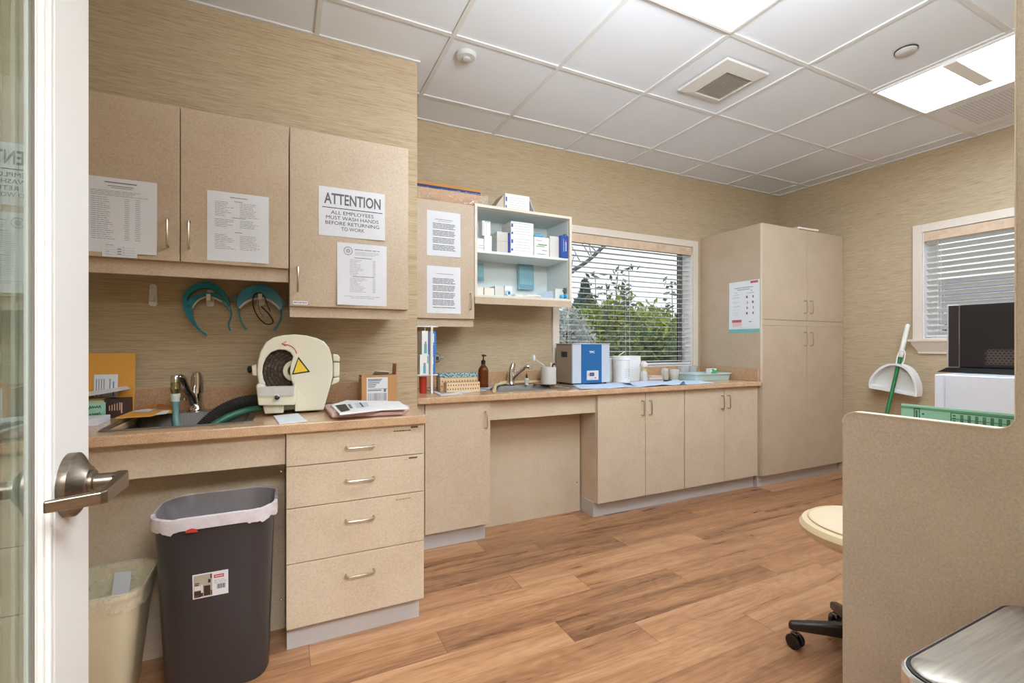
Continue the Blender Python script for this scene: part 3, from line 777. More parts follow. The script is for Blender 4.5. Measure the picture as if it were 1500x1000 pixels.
MB().tube([(x, 2.441, z) for x, z in smooth2(zq([(1150, 192), (1190, 225), (1215, 300), (1245, 365)], Y=2.441))], .0022, 8).build('temple', M_BLACK, t, smooth=True)
MB().tube([(x, 2.444, z) for x, z in smooth2(zq([(1135, 240), (1130, 300), (1150, 375), (1185, 420)], Y=2.444))], .0012, 6).build('temple', M_BLACK, t, smooth=True)

# ------------------------------------------------------------------ plaster model trimmer
def tq(pts, Y): return xz([(355+a/6.25, 480+b/6.25) for a, b in pts], Y)
YM = 2.175
t = thing('model_trimmer', (.05, 2.3, .864), 'cream plaster model trimmer with round opening, red arrow and yellow warning triangle', 'machine')
outer = [(146, 505), (134, 400), (142, 300), (166, 212), (215, 132), (285, 88), (380, 66), (480, 59), (580, 68), (680, 92), (750, 126), (795, 182), (820, 262), (830, 340), (828, 450), (800, 555), (770, 660), (745, 752)]
oc = tq(outer, YM)
cxm = sum(p[0] for p in oc)/len(oc)
back = oc+tq([(600, 760), (480, 768), (380, 775), (205, 780), (190, 715), (150, 690)], YM)
MB().prism(back, 'y', YM+.055, YM+.27).build('motor_housing', M_CREAM, t, bevel=.012, seg=3)
notch = tq([(600, 760), (480, 768), (480, 560), (455, 500), (443, 462), (436, 400), (444, 330), (466, 264), (440, 226), (392, 203), (325, 200), (262, 226), (216, 275), (188, 340), (180, 410), (192, 480), (212, 520)], YM)
MB().prism(oc+notch, 'y', YM, YM+.052).build('front_cover', M_CREAM, t, bevel=.005, seg=3)
c = tq([(470, 390)], YM+.05)[0]
prof = [(.001, YM+.030), (.126, YM+.030), (.126, YM+.0545), (.001, YM+.0545)]
tt = NT('abrasive_wheel')
g = tt.n('ShaderNodeNewGeometry'); sb = tt.n('ShaderNodeVectorMath', operation='SUBTRACT'); tt.l(g.outputs['Position'], sb.inputs[0]); sb.inputs[1].default_value = (c[0], YM, c[1])
ln = tt.n('ShaderNodeVectorMath', operation='LENGTH'); tt.l(sb.outputs[0], ln.inputs[0])
sn = tt.math('SINE', tt.math('MULTIPLY', ln.outputs['Value'], 520)); nz = tt.noise(tt.pos(), 70, 5, .7)
vv = tt.math('ADD', tt.math('MULTIPLY', sn, .08), nz)
tt.bsdf(tt.ramp(vv, [(.35, (36, 26, 20)), (.58, (66, 50, 38)), (.8, (128, 110, 88))]), .8)
MB().lathe(prof, (c[0], 0, c[1]), 'y', 48).build('grinding_wheel', tt.m, t, smooth=True)
MB().lathe([(.045, YM+.0295), (.045, YM+.018), (.028, YM+.016), (.028, YM+.0295)], (c[0]+.004, 0, c[1]), 'y', 32).build('wheel_hub', plain((206, 198, 176), .6), t, smooth=True)
MB().lathe([(.026, YM+.0292), (.026, YM+.017), (.006, YM+.012)], (c[0]+.004, 0, c[1]), 'y', 24).build('hub_nut', plain((60, 52, 44), .6), t, smooth=True)
# work table with clear splash plate
tb = tq([(128, 520), (150, 505), (205, 512), (212, 540), (460, 535), (470, 500), (500, 500), (492, 690), (470, 700), (150, 702)], YM-.04)
MB().prism(tb, 'y', YM-.075, YM-.003).build('work_table', M_CREAM, t, bevel=.006, seg=3)
MB().prism(tq([(190, 705), (385, 700), (378, 775), (205, 782)], YM-.02), 'y', YM-.04, YM+.05).build('drain_foot', M_CREAM, t, bevel=.005)
MB().prism(tq([(480, 560), (580, 630), (600, 755), (480, 765)], YM), 'y', YM-.002, YM+.05).build('cover_step', M_CREAM, t, bevel=.003)
sp = tq([(152, 545), (478, 535), (468, 618), (158, 628)], YM-.077)
MB().prism(sp, 'y', YM-.081, YM-.0755).build('splash_plate', film('frosted_acrylic', (214, 212, 206), .75, .2), t)
k = tq([(318, 636)], YM-.078)[0]
MB().lathe([(.0105, YM-.0755), (.0105, YM-.088), (.007, YM-.090)], (k[0], 0, k[1]), 'y', 20).build('thumb_screw', M_CHROME, t, smooth=True)
MB().lathe([(.0085, YM-.0885), (.0085, YM-.096), (.003, YM-.098)], (k[0], 0, k[1]), 'y', 16).build('screw_knob', M_BLACK, t, smooth=True)
# latch, hinge
MB().prism(tq([(85, 345), (135, 330), (140, 440), (95, 430)], YM+.03), 'y', YM+.01, YM+.06).build('latch_lug', M_CREAM, t, bevel=.004)
k = tq([(68, 382)], YM+.03)[0]
MB().ball((k[0], YM+.035, k[1]), .014, (.7, 1, 1.1)).build('latch_knob', M_BLACK, t, smooth=True)
MB().prism(tq([(822, 240), (870, 245), (888, 270), (885, 310), (826, 300)], YM+.03), 'y', YM, YM+.07).build('hinge_knuckle', M_CREAM, t, bevel=.004)
MB().prism(tq([(828, 312), (886, 314), (886, 440), (828, 448)], YM+.03), 'y', YM+.005, YM+.065).build('hinge_barrel', M_CREAM, t, bevel=.006)
MB().prism(tq([(828, 455), (884, 450), (880, 490), (806, 522)], YM+.03), 'y', YM, YM+.07).build('hinge_knuckle', M_CREAM, t, bevel=.004)
# warning triangle and arrow
pl = yplane(0, YM, 0)
def tri(pts, mat, nm, e):
    q = tq(pts, YM-.001); m = MB(); m.face([(x, YM-e, z) for x, z in q][::-1]); return m.build(nm, mat, t, fixn=False)
tri([(513, 263), (622, 404), (452, 430)], M_BLACK, 'warning_border', .0008)
tri([(513, 285), (600, 395), (470, 415)], plain((226, 190, 44), .5), 'warning_triangle', .0014)
ar = smooth2(tq([(498, 235), (482, 200), (455, 172), (420, 156), (385, 150), (362, 148)], YM-.001), 4)
m = MB(); m.tube([(x, YM-.0006, z) for x, z in ar], .0016, 6)
m.tube([(x, YM-.0006, z) for x, z in tq([(402, 126), (360, 147), (400, 166)], YM-.001)], .0016, 6)
m.build('direction_arrow', plain((186, 60, 44), .6), t)

# ------------------------------------------------------------------ left sink, faucet, hoses
M_BASIN = brushed('satin_basin_steel', (135, 133, 130), .5)
def sink(nm, x0, x1, y0, y1, zt, depth, label, rim=.022, ledge=.0):
    t = thing(nm, ((x0+x1)/2, (y0+y1)/2, zt-depth), label, 'sink')
    R = []
    for (a0, a1, b0, b1, r, z) in ((x0, x1, y0, y1, .03, zt+.001), (x0+.004, x1-.004, y0+.004, y1-.004, .03, zt+.005), (x0+rim, x1-rim, y0+rim, y1-rim-ledge, .035, zt+.0035),
                                  (x0+rim+.008, x1-rim-.008, y0+rim+.008, y1-rim-ledge-.008, .04, zt-.02)):
        R.append([(x, y, z) for x, y in rr(a0, a1, b0, b1, r, 5)])
    MB().loft(R[:3], False, False).build('rim', M_STEEL, t, smooth=True)
    R2 = [R[2], R[3]]
    for (a, r, z) in ((.02, .05, zt-depth*.6), (.035, .05, zt-depth+.012), (.055, .04, zt-depth)):
        R2.append([(x, y, z) for x, y in rr(x0+rim+a, x1-rim-a, y0+rim+a, y1-rim-ledge-a, r, 5)])
    MB().loft(R2, False, True).build('basin', M_BASIN, t, smooth=True)
    cx, cy = (x0+x1)/2, (y0+y1-ledge)/2
    MB().lathe([(.038, zt-depth+.0005), (.038, zt-depth+.003), (.02, zt-depth+.002)], (cx, cy, 0), n=20).build('drain', M_CHROME, t, smooth=True)
    return t
sink('sink', -.56, -.105, 1.992, 2.475, .864, .16, 'steel drop-in sink in the left counter with hoses running into it', ledge=.065)
t = thing('faucet', (-.345, 2.452, .869), 'chrome faucet on the left sink with a hose adapter on its spout', 'faucet')
fx, fy = -.345, 2.452
MB().lathe([(.034, .869), (.034, .876), (.028, .884), (.0245, .892), (.0245, .935), (.025, .955), (.021, .99)], (fx, fy, 0), n=24).build('body', M_CHROME, t, smooth=True)
secs = []
for k, (z, w, d_, yo) in enumerate(((.945, .024, .024, 0), (.985, .025, .022, -.002), (1.015, .022, .018, -.008), (1.035, .015, .012, -.014), (1.040, .005, .005, -.016))):
    secs.append([(fx+w*math.cos(a)+.004, fy+yo+d_*math.sin(a), z) for a in [2*PI*i/18 for i in range(18)]])
MB().loft(secs).build('lever', M_CHROME, t, smooth=True)
e = PY(257, 553, 2.36)
sp = smooth2([(fx-.004, fy-.010, .898), (fx-.014, fy-.026, .935), (fx-.030, fy-.050, .972), (e[0]+.020, 2.378, e[2]-.002), (e[0], 2.36, e[2]-.004)], 5)
MB().tube(sp, [.017-.004*i/len(sp) for i in range(len(sp))], 12).build('spout', M_CHROME, t, smooth=True)
x, y = e[0], 2.36
MB().lathe([(.014, e[2]+.010), (.0165, e[2]+.006), (.0165, e[2]-.020), (.013, e[2]-.022)], (x, y, 0), n=16).build('aerator', M_CHROME, t, smooth=True)
MB().lathe([(.0165, e[2]-.022), (.0175, e[2]-.03), (.0155, e[2]-.036), (.0175, e[2]-.042), (.0175, e[2]-.05), (.014, e[2]-.056), (.014, e[2]-.066)], (x, y, 0), n=12).build('brass_adapter', plain((176, 164, 120), .25, .9), t, smooth=True)
MB().lathe([(.0175, e[2]-.066), (.0175, e[2]-.079), (.0155, e[2]-.080), (.0155, e[2]-.098)], (x, y, 0), n=16).build('hose_collar', plain((214, 222, 208), .4), t, smooth=True)
MB().obox((x+.024, y, e[2]-.09), (.016, .004, .006)).lathe([(.006, e[2]-.094), (.006, e[2]-.086)], (x+.034, y, 0), n=10).build('clamp_screw', M_CHROME, t)
hp = smooth2([(x, y, e[2]-.094), (x+.001, y, .88), (x+.006, y-.02, .83), (x+.03, y-.05, .775), (x+.08, y-.09, .735), (x+.15, y-.08, .722)], 5)
tag(MB().tube(hp, .013, 12).build('supply_hose', plain((110, 158, 152), .35), smooth=True), 'pale teal hose hanging from the faucet adapter into the left sink', 'hose')
# ribbed drain hose and green hose
def hosepts(px, Yr): return [PY(a, b, yy) for (a, b), yy in zip(px, Yr)]
pts = smooth2([(-.035, 2.30, .925), (-.075, 2.28, .922), (-.15, 2.24, .918), (-.22, 2.20, .893), (-.275, 2.16, .845), (-.31, 2.13, .79), (-.33, 2.12, .735)], 38)
tag(MB().tube(pts, [.0225+.0030*(1, .3, -1, .3)[i % 4] for i in range(len(pts))], 14).build('drain_hose', plain((56, 54, 50), .45), smooth=True), 'dark ribbed drain hose from the trimmer down into the left sink', 'hose')
pts = smooth2([(-.04, 2.19, .899), (-.09, 2.17, .896), (-.15, 2.14, .890), (-.21, 2.10, .868), (-.26, 2.08, .83), (-.29, 2.07, .76), (-.30, 2.07, .73)], 6)
tag(MB().tube(pts, .0135, 12).build('water_hose', plain((38, 92, 70), .35), smooth=True), 'dark green hose beneath the ribbed drain hose, entering the left sink', 'hose')

# ------------------------------------------------------------------ things on the left counter
ZT = .8645
def flat(pxs, z, th, mat, nm, label, cat, bevel=0):
    q = [PZ(a, b, z)[:2] for a, b in pxs]
    return tag(MB().prism(q, 'z', z, z+th).build(nm, mat, bevel=bevel), label, cat)
flat([(400.6, 609.7), (436.3, 606.2), (449.6, 617.4), (409, 621)], ZT, .0035, M_PAPER, 'paper_card', 'blank white card lying on the counter in front of the trimmer', 'paper')
# pink mailer
q = [PZ(a, b, ZT+.010)[:2] for a, b in [(474.5, 596), (486, 610), (591, 604.5), (600, 597), (560, 590), (520, 590)]]
cx = sum(p[0] for p in q)/6; cy = sum(p[1] for p in q)/6
secs = []
for z, k in ((ZT, .95), (ZT+.004, 1.0), (ZT+.018, 1.0), (ZT+.024, .9)):
    secs.append([(cx+(p[0]-cx)*k, cy+(p[1]-cy)*k, z+.002*math.sin(i*2.1)*(z > ZT)) for i, p in enumerate(q)])
t = tag(MB().loft(secs).build('mailer_bag', plain((214, 180, 180), .45, var=.05), bevel=.003), 'pink plastic mailer bag lying on the counter under a white envelope', 'mailer')
a = PZ(537, 602.5, ZT+.012)
MB().obox((a[0], a[1]-.001, ZT+.012), (.016, .006, .012)).build('tear', plain((60, 44, 44), .7), t)
pq = [(485, 593.5), (497.8, 606.4), (560, 599.5), (599, 598.0), (585, 588), (507, 586.5)]
q = [PZ(a, b, ZT+.031)[:2] for a, b in pq]
t = tag(MB().prism(q, 'z', ZT+.026, ZT+.033).build('white_envelope', M_BOX, bevel=.002), 'white printed envelope lying on top of the pink mailer', 'envelope')
def poly_on(px, z, mat, nm, par):
    m = MB(); m.face([PZ(a, b, z) for a, b in px][::-1]); return m.build(nm, mat, par, fixn=True)
poly_on([(491, 593.5), (500, 603), (513, 600.5), (506, 591.5)], ZT+.0345, plain((62, 54, 50), .7, var=.4, scale=120), 'dark_print', t)
poly_on([(509, 592), (513, 598), (517, 597.5), (513, 591.4)], ZT+.0345, M_INK, 'barcode', t)
poly_on([(519, 590.5), (523, 596.5), (541, 594.5), (537, 588.7)], ZT+.0345, plain((196, 204, 214), .7), 'address_panel', t)
poly_on([(526, 589.6), (531, 595.8), (533, 595.4), (528, 589.3)], ZT+.0346, M_INKD, 'printed_bar', t)
# grey cable behind
pts = smooth2([(.205, 2.42, ZT+.004), (.235, 2.33, ZT+.004), (.26, 2.26, ZT+.004), (.33, 2.24, ZT+.005), (.38, 2.33, ZT+.004), (.33, 2.41, ZT+.004), (.23, 2.30, ZT+.009)], 6)
tag(MB().tube(pts, .0035, 8).build('power_cable', plain((96, 92, 88), .5), smooth=True), 'grey cable looped on the counter between the trimmer and the carton', 'cable')
# opened carton
YC = 2.36
q0, q1 = PY(530, 590, YC), PY(581.5, 590, YC)
x0, x1 = q0[0], q1[0]; zt = PY(555, 549, YC)[2]
t = thing('cardboard_carton', ((x0+x1)/2, YC+.05, ZT), 'opened brown cardboard carton with a white shipping label', 'box')
m = MB().box(x0, x1, YC, YC+.004, ZT, zt).box(x0, x1, YC+.096, YC+.1, ZT, zt).box(x0, x0+.004, YC+.004, YC+.096, ZT, zt).box(x1-.004, x1, YC+.004, YC+.096, ZT, zt).box(x0+.004, x1-.004, YC+.004, YC+.096, ZT, ZT+.004)
m.build('walls', M_CARD, t)
MB().obox((x1-.002, YC+.045, zt+.026), (.004, .09, .055), ry=.06).build('flap', M_CARD, t)
MB().obox((x0-.035, YC+.05, zt-.004), (.075, .09, .003), ry=.28).build('flap', M_CARD, t)
pl = yplane(0, YC, 0)
lb = [PY(a, b, YC) for a, b in ((537, 553), (568, 587.5))]
lx0, lx1, lz1, lz0 = lb[0][0], lb[1][0], lb[0][2], lb[1][2]
quads('shipping_label', pl, [(lx0, lz0, lx1, lz1)], M_PAPER, t, .0008)
w, h = lx1-lx0, lz1-lz0
B = [(lx0+.05*w, lz0+.52*h, lx1-.02*w, lz0+.54*h), (lx0+.80*w, lz0+.40*h, lx0+.92*w, lz0+.52*h)]
R = random.Random(4); u = .06
while u < .92: B.append((lx0+u*w, lz0+.04*h, lx0+(u+.012+.02*R.random())*w, lz0+.36*h)); u += .05
B += [(lx0+.06*w, lz0+k*h, lx0+(.3+.5*R.random())*w, lz0+(k+.04)*h) for k in (.45, .6, .68, .76, .84, .9)]
quads('label_print', pl, B, M_INK, t, .0014)
MB().obox(((x0+x1)/2+.01, YC+.02, zt+.006), (.07, .05, .002), rx=-.5, ry=.1).build('tape', plain((214, 206, 196), .3), t)

# standing kraft envelope with label
a0, a1 = PY(128, 612, 2.45), PY(196, 612, 2.45)
t = thing('padded_envelope', (-.65, 2.47, ZT), 'large orange kraft envelope standing against the wall at the left of the sink', 'envelope')
MB().obox(((-.76+a1[0])/2, 2.468, ZT+.129), (a1[0]+.76, .008, .255), rx=-.06).build('body', M_KRAFT, t, bevel=.002)
pl = Plane((-.70, 2.4588, .885), (1, 0, 0), (0, .06, 1))
quads('address_label', pl, [(.005, .005, .082, .148)], M_PAPER, t, .004)
quads('label_print', pl, [(.012+.008*i, .06+.02*(i % 2), .0145+.008*i, .13) for i in range(4)]+[(.055, .085, .058, .13), (.066, .06, .070, .118)], M_INK, t, .0046)
# dark printed carton
YK = 2.36
q0, q1 = PY(162, 611, YK), PY(191, 607, YK)
t = thing('printed_carton', (-.64, 2.39, ZT), 'small brown and black printed carton lying beside the left sink', 'box')
bx0, bx1, bzt = -.76, -.565, ZT+.075
MB().box(bx0, bx1, YK, YK+.085, ZT, bzt).build('carton', plain((64, 44, 40), .45, var=.35, scale=24), t, bevel=.002)
pl = yplane(0, YK, 0)
quads('gold_band', pl, [(bx0, bzt-.012, bx1-.07, bzt-.002)], plain((206, 188, 140), .5), t, .0008)
quads('front_print', pl, [(bx1-.055+.008*i, ZT+.03, bx1-.052+.008*i, ZT+.05+.003*i) for i in range(5)]+[(bx1-.018, ZT+.018, bx1-.013, ZT+.06)], plain((214, 176, 150), .5), t, .0008)
MB().box(bx0+.004, bx1-.08, YK+.004, YK+.08, bzt, bzt+.002).build('top_panel', plain((214, 196, 140), .5), t)
o = tag(MB().obox((-.665, YK+.04, bzt+.026), (.19, .12, .0012), ry=-.16, rz=.35, rx=.05).build('folded_sheet', M_PAPER), 'white sheet lying tilted on top of the dark printed carton', 'paper')
# note cards and papers
YN = 2.33
q0, q1 = PY(128, 615, YN), PY(154.5, 613, YN); q2 = PY(154, 589, YN)
o = tag(MB().box(-.72, q1[0], YN, YN+.003, ZT, q2[2]).build('note_card', plain((158, 206, 178), .6)), 'mint green handwritten note card in front of the dark carton', 'note')
pl = yplane(0, YN, 0); m = MB()
R = random.Random(9)
for zz in (q2[2]-.020, q2[2]-.048):
    pts = []
    for i in range(46):
        k = i/45; pts.append((q1[0]-.075+.062*k, YN-.001, zz+.004*k+.0055*math.sin(i*1.25)*(.5+R.random())))
    m.tube(pts, .0009, 4)
m.build('handwriting', M_INKD, o)
for i, (lab, yy) in enumerate((('stack of white note slips at the left end of the counter', 2.24),)):
    q = PZ(150, 622, ZT)
    o = tag(MB().box(-.74, -.600, 2.16, 2.30, ZT, ZT+.022).build('note_pad', M_PAPER, bevel=.001), lab, 'paper')
# kraft envelope lying across the sink ledge
a = [PZ(x, y, ZT+.022) for x, y in ((168.5, 611.5), (219, 608.5), (252, 603), (253, 598.5), (198, 600))]
t = thing('kraft_envelope', (-.52, 2.35, ZT+.008), 'orange kraft envelope with its flap open, lying over the back of the left sink', 'envelope')
m = MB(); top = [m.v((p[0], p[1], p[2])) for p in a]; bt = [m.v((p[0], p[1], p[2]-.004)) for p in a]
m.f(top); m.f(bt[::-1])
for i in range(5): m.f([top[i], top[(i+1) % 5], bt[(i+1) % 5], bt[i]])
m.build('body', M_KRAFT, t)
b = [PY(x, y, yy) for x, y, yy in ((198, 600, a[4][1]), (222, 592, a[4][1]+.03), (226, 590.5, a[4][1]+.03), (228, 596, a[4][1]+.01))]
MB().face(b).build('flap', plain((200, 122, 54), .6), t)
b = [PY(x, y, yy) for x, y, yy in ((228, 595, a[4][1]+.02), (232, 591, a[4][1]+.03), (253, 594, a[3][1]+.02), (253, 598, a[3][1]))]
MB().face(b).build('flap', plain((190, 108, 50), .6), t)
for px in (((190, 603.5), (206, 599.5), (231, 597.8), (217, 602.8)), ((226, 607.5), (238, 601.2), (250, 600.4), (243, 606))):
    m = MB(); m.face([PZ(x, y, ZT+.0232) for x, y in px][::-1]); m.build('label', M_PAPER, t)

# ------------------------------------------------------------------ wastebaskets
def bin_(nm, cx, secs_o, secs_i, mat, label, n=7):
    t = thing(nm, (cx, 1.9, 0), label, 'wastebasket')
    R = [[(x, y, z) for x, y in rr(a0, a1, b0, b1, r, n)] for a0, a1, b0, b1, r, z in secs_o+secs_i]
    MB().loft(R, True, True).build('body', mat, t, smooth=True)
    return t
t = bin_('wastebasket', -.2, [(-.345, -.055, 1.84, 2.03, .06, .002), (-.352, -.048, 1.832, 2.038, .065, .02), (-.372, -.030, 1.775, 2.060, .085, .585), (-.378, -.024, 1.768, 2.066, .088, .587), (-.378, -.024, 1.768, 2.066, .088, .604)],
         [(-.372, -.030, 1.774, 2.060, .085, .604), (-.366, -.036, 1.785, 2.052, .08, .56), (-.345, -.058, 1.85, 2.02, .06, .03)], M_GREYBIN, 'tall dark grey plastic wastebasket with white liner and a product label')
def liner(par, a0, a1, b0, b1, r, zr, hem, mat, nm='liner', inn=.012, amp=.004, depth=.30, seed=0):
    R = random.Random(seed); N = 18
    base = rr(a0, a1, b0, b1, r, N); cx, cy = (a0+a1)/2, (b0+b1)/2; n = len(base)
    ph = [R.random()*6 for _ in range(4)]
    def ring(off, z, am, hz=0):
        o = []
        for i, (x, y) in enumerate(base):
            a = 2*PI*i/n; d = math.hypot(x-cx, y-cy)
            w = math.sin(7*a+ph[0])*.5+math.sin(13*a+ph[1])*.35+math.sin(29*a+ph[2])*.3
            k = (d+off+am*w)/d
            o.append((cx+(x-cx)*k, cy+(y-cy)*k, z+hz*w))
        return o
    secs = [ring(.005, zr-hem, amp*.5, .008), ring(.006, zr-hem*.5, amp*.6), ring(.004, zr+.004, amp*.4, .002), ring(-inn*.5, zr+.006, amp*.4, .002), ring(-inn, zr-.01, amp*.5), ring(-inn-.036, zr-depth*.5, amp), ring(-inn-.07, zr-depth, amp*1.5)]
    return MB().loft(secs, False, True).build(nm, mat, par, smooth=True)
tt = NT('liner_film'); b_ = None
tr = tt.n('ShaderNodeBsdfTransparent'); pb = tt.n('ShaderNodeBsdfPrincipled'); pb.inputs['Base Color'].default_value = lin((236, 226, 228)); pb.inputs['Roughness'].default_value = .25
sep = tt.n('ShaderNodeSeparateXYZ'); g = tt.n('ShaderNodeNewGeometry'); tt.l(g.outputs['Position'], sep.inputs[0])
nz = tt.noise(tt.pos(), 26, 4, .6, 1.0)
fac = tt.math('MULTIPLY_ADD', nz, .35, .62)
low = tt.math('LESS_THAN', sep.outputs[1], 1.86)
fac = tt.math('MULTIPLY', fac, tt.math('MULTIPLY_ADD', low, .62, .34))
mx = tt.n('ShaderNodeMixShader'); tt.l(fac, mx.inputs[0]); tt.l(tr.outputs[0], mx.inputs[1]); tt.l(pb.outputs[0], mx.inputs[2]); tt.l(mx.outputs[0], tt.out.inputs[0])
liner(t, -.378, -.024, 1.768, 2.066, .088, .604, .036, tt.m, seed=3, amp=.0028)
# red logo patch of the liner + label on the front
def yfront(z): return 1.832+(1.775-1.832)*(z-.02)/(.565)
nrm = Vector((0, -1, (1.775-1.832)/.565)).normalized()
pl = Plane((-.262, yfront(.338)-.0008, .338), (1, 0, 0), (0, (1.775-1.832)/.565, 1))
quads('product_label', pl, [(0, 0, .098, .082)], M_PAPER, t, .0006)
L = [(.003, .004, .054, .078)]
quads('photo_print', pl, [(.003, .004, .053, .078)], plain((176, 168, 150), .5, var=.1, scale=60), t, .0010)
quads('photo_dark', pl, [(.030, .006, .048, .040), (.004, .004, .022, .026), (.006, .044, .016, .048), (.006, .050, .018, .053), (.042, .048, .049, .060), (.022, .006, .028, .018)], plain((60, 48, 42), .5, var=.3, scale=150), t, .0013)
quads('photo_brown', pl, [(.049, .005, .053, .022), (.048, .062, .053, .077), (.004, .004, .016, .012)], plain((110, 66, 48), .5), t, .0015)
quads('photo_light', pl, [(.023, .018, .027, .046), (.005, .028, .022, .042)], plain((222, 218, 210), .5), t, .0014)
quads('red_badge', pl, [(.058, .060, .086, .071)], M_RED, t, .0012)
quads('badge_lettering', pl, [(.061+.0026*i, .064, .0628+.0026*i, .0672) for i in range(9)], M_BOX, t, .0016)
quads('label_print', pl, lines(.058, .094, .053, 3, .005, .001, .2, 77, .6)+[(.066+.0022*i, .022, .0672+.0022*i+.0006*(i % 3), .038) for i in range(11)], M_INK, t, .0012)
o = MB().face([(-.276, 1.7555, .569), (-.242, 1.7552, .567), (-.246, 1.7552, .577), (-.259, 1.7552, .581), (-.272, 1.7555, .577)]).build('red_mark', M_RED, t)
t = bin_('wastebasket', -.6, [(-.735, -.45, 1.86, 2.06, .045, .002), (-.742, -.445, 1.85, 2.065, .05, .02), (-.772, -.408, 1.815, 2.088, .06, .370), (-.778, -.402, 1.810, 2.092, .062, .371), (-.778, -.402, 1.810, 2.092, .062, .385)],
         [(-.772, -.408, 1.816, 2.086, .06, .385), (-.768, -.412, 1.822, 2.08, .055, .34), (-.735, -.452, 1.87, 2.05, .04, .03)], M_BEIGEBIN, 'small beige plastic wastebasket with a clear liner, behind the door edge')
liner(t, -.778, -.402, 1.810, 2.092, .062, .385, .050, film('clear_liner', (240, 232, 208), .3, .2), seed=8, amp=.005, depth=.2)
tag(MB().obox((-.50, 2.035, .335), (.05, .004, .075), rz=-.2, rx=-.25).build('receipt', M_PAPER), 'small scrap of printed paper inside the beige wastebasket', 'paper')
# ------------------------------------------------------------------ far sink and its things
sink('sink', 1.175, 1.80, 2.665, 3.085, .864, .17, 'steel drop-in sink in the far counter under the cream hose', ledge=.055)
t = thing('faucet', (1.47, 3.03, .869), 'chrome single-lever faucet on the far sink, spout reaching right', 'faucet')
fx, fy = PZ(748.5, 562, .869)[:2]; fy = 3.05; fx = PY(748.5, 560, fy)[0]
MB().lathe([(.040, .869), (.040, .874), (.030, .880), (.026, .895), (.024, .94), (.022, .965), (.012, .972)], (fx, fy, 0), n=24).build('body', M_CHROME, t, smooth=True)
q = PY(752, 531, fy)
secs = []
for (k, w) in ((0, .020), (.35, .022), (.7, .021), (.95, .016), (1.0, .006)):
    secs.append([(fx-.004+(q[0]-fx)*k*1.3+w*math.cos(a), fy+w*.8*math.sin(a), .95+(q[2]-.95)*k) for a in [2*PI*i/16 for i in range(16)]])
MB().loft(secs).build('lever', M_CHROME, t, smooth=True)
e = PY(775.5, 537, fy-.10)
sp = smooth2([(fx, fy-.01, .905), (fx+.03, fy-.03, .945), (fx+.075, fy-.06, e[2]-.012), (e[0]-.02, fy-.09, e[2]+.002), (e[0], fy-.10, e[2])], 5)
MB().tube(sp, [.014-.003*i/len(sp) for i in range(len(sp))], 12).build('spout', M_CHROME, t, smooth=True)
MB().lathe([(.014, e[2]+.010), (.0145, e[2]-.012), (.011, e[2]-.016)], (e[0]+.004, fy-.10, 0), n=14).build('aerator', plain((226, 226, 224), .2, .6), t, smooth=True)
pts = [PZ(724, 572, .880), PZ(727, 564, .884), PZ(735, 558.5, .884), (1.40, 3.085, .882), (1.52, 3.10, .882), (1.64, 3.105, .882), (1.76, 3.09, .882)]
tag(MB().tube(smooth2([(p[0], min(p[1], 3.105), p[2]) for p in pts], 6), .012, 10).build('rubber_hose', plain((214, 196, 152), .5), smooth=True), 'cream rubber hose lying around the back of the far sink', 'hose')
# amber pump bottle
bx, by = PY(708, 567, 2.99)[0], 2.99
t = thing('pump_bottle', (bx, by, ZT), 'amber glass pump soap bottle left of the far sink', 'bottle')
at = NT('amber_glass'); ab = at.bsdf(at.ramp(at.noise(at.pos(), 12, 2), [(.3, (104, 52, 22)), (.7, (138, 76, 34))]), .08, Transmission_Weight=.55, IOR=1.4)
MB().lathe([(.030, ZT), (.0355, ZT+.004), (.0355, ZT+.115), (.032, ZT+.132), (.018, ZT+.150), (.0135, ZT+.154), (.0135, ZT+.166)], (bx, by, 0), n=28).build('bottle', at.m, t, smooth=True)
MB().lathe([(.0150, ZT+.160), (.0150, ZT+.185), (.010, ZT+.188), (.0045, ZT+.19), (.0045, ZT+.212), (.010, ZT+.214), (.012, ZT+.226)], (bx, by, 0), n=18).box(bx-.006, bx+.006, by-.040, by, ZT+.2145, ZT+.2245).build('pump', M_BLACK, t, smooth=True)
# wire rack with cartons
RY = 2.80
t = thing('wire_rack', (.775, RY, ZT), 'white stand holding small cartons on end, next to the wall corner', 'rack')
zb = PY(625, 547.5, RY)[2]
xa, xb, xp = .690, PY(637, 545, RY)[0], PY(628, 500, RY)[0]
MB().box(xp-.006, xp+.006, RY-.07, RY-.066, ZT, 1.269).build('post', M_WHITE, t)
MB().box(xa, xb, RY-.064, RY+.07, zb-.006, zb).build('shelf', M_WHITE, t, bevel=.001)
MB().box(xa, xb, RY-.064, RY-.060, 1.262, 1.269).build('top_bar', M_WHITE, t)
m = MB()
for x in (PY(620.5, 485, RY)[0], PY(630.5, 485, RY)[0]): m.tube([(x, RY-.03, 1.262), (x, RY-.03, 1.23), (x-.02, RY-.03, 1.226)], .003, 6)
m.build('hook', M_WHITE, t, smooth=True)
zm = PY(625, 519, RY)[2]; ztp = PY(625, 485, RY)[2]
def carton(x0, x1, y0, y1, z0, z1, base, panels, label, group='cartons in the white rack'):
    t = thing('carton', ((x0+x1)/2, (y0+y1)/2, z0), label, 'box', group)
    MB().box(x0, x1, y0, y1, z0, z1).build('box', base, t, bevel=.0012)
    pl = yplane(x0, y0, z0)
    for i, (rc, mt) in enumerate(panels):
        w, h = x1-x0, z1-z0
        quads('print', pl, [(a*w, b*h, c*w, d*h) for a, b, c, d in rc], mt, t, .0008+.0003*i)
    return t
TQ = plain((96, 178, 190), .5); BL = plain((56, 120, 196), .5)
xs = [PY(p, 500, RY)[0] for p in (614.5, 620.5, 625)]
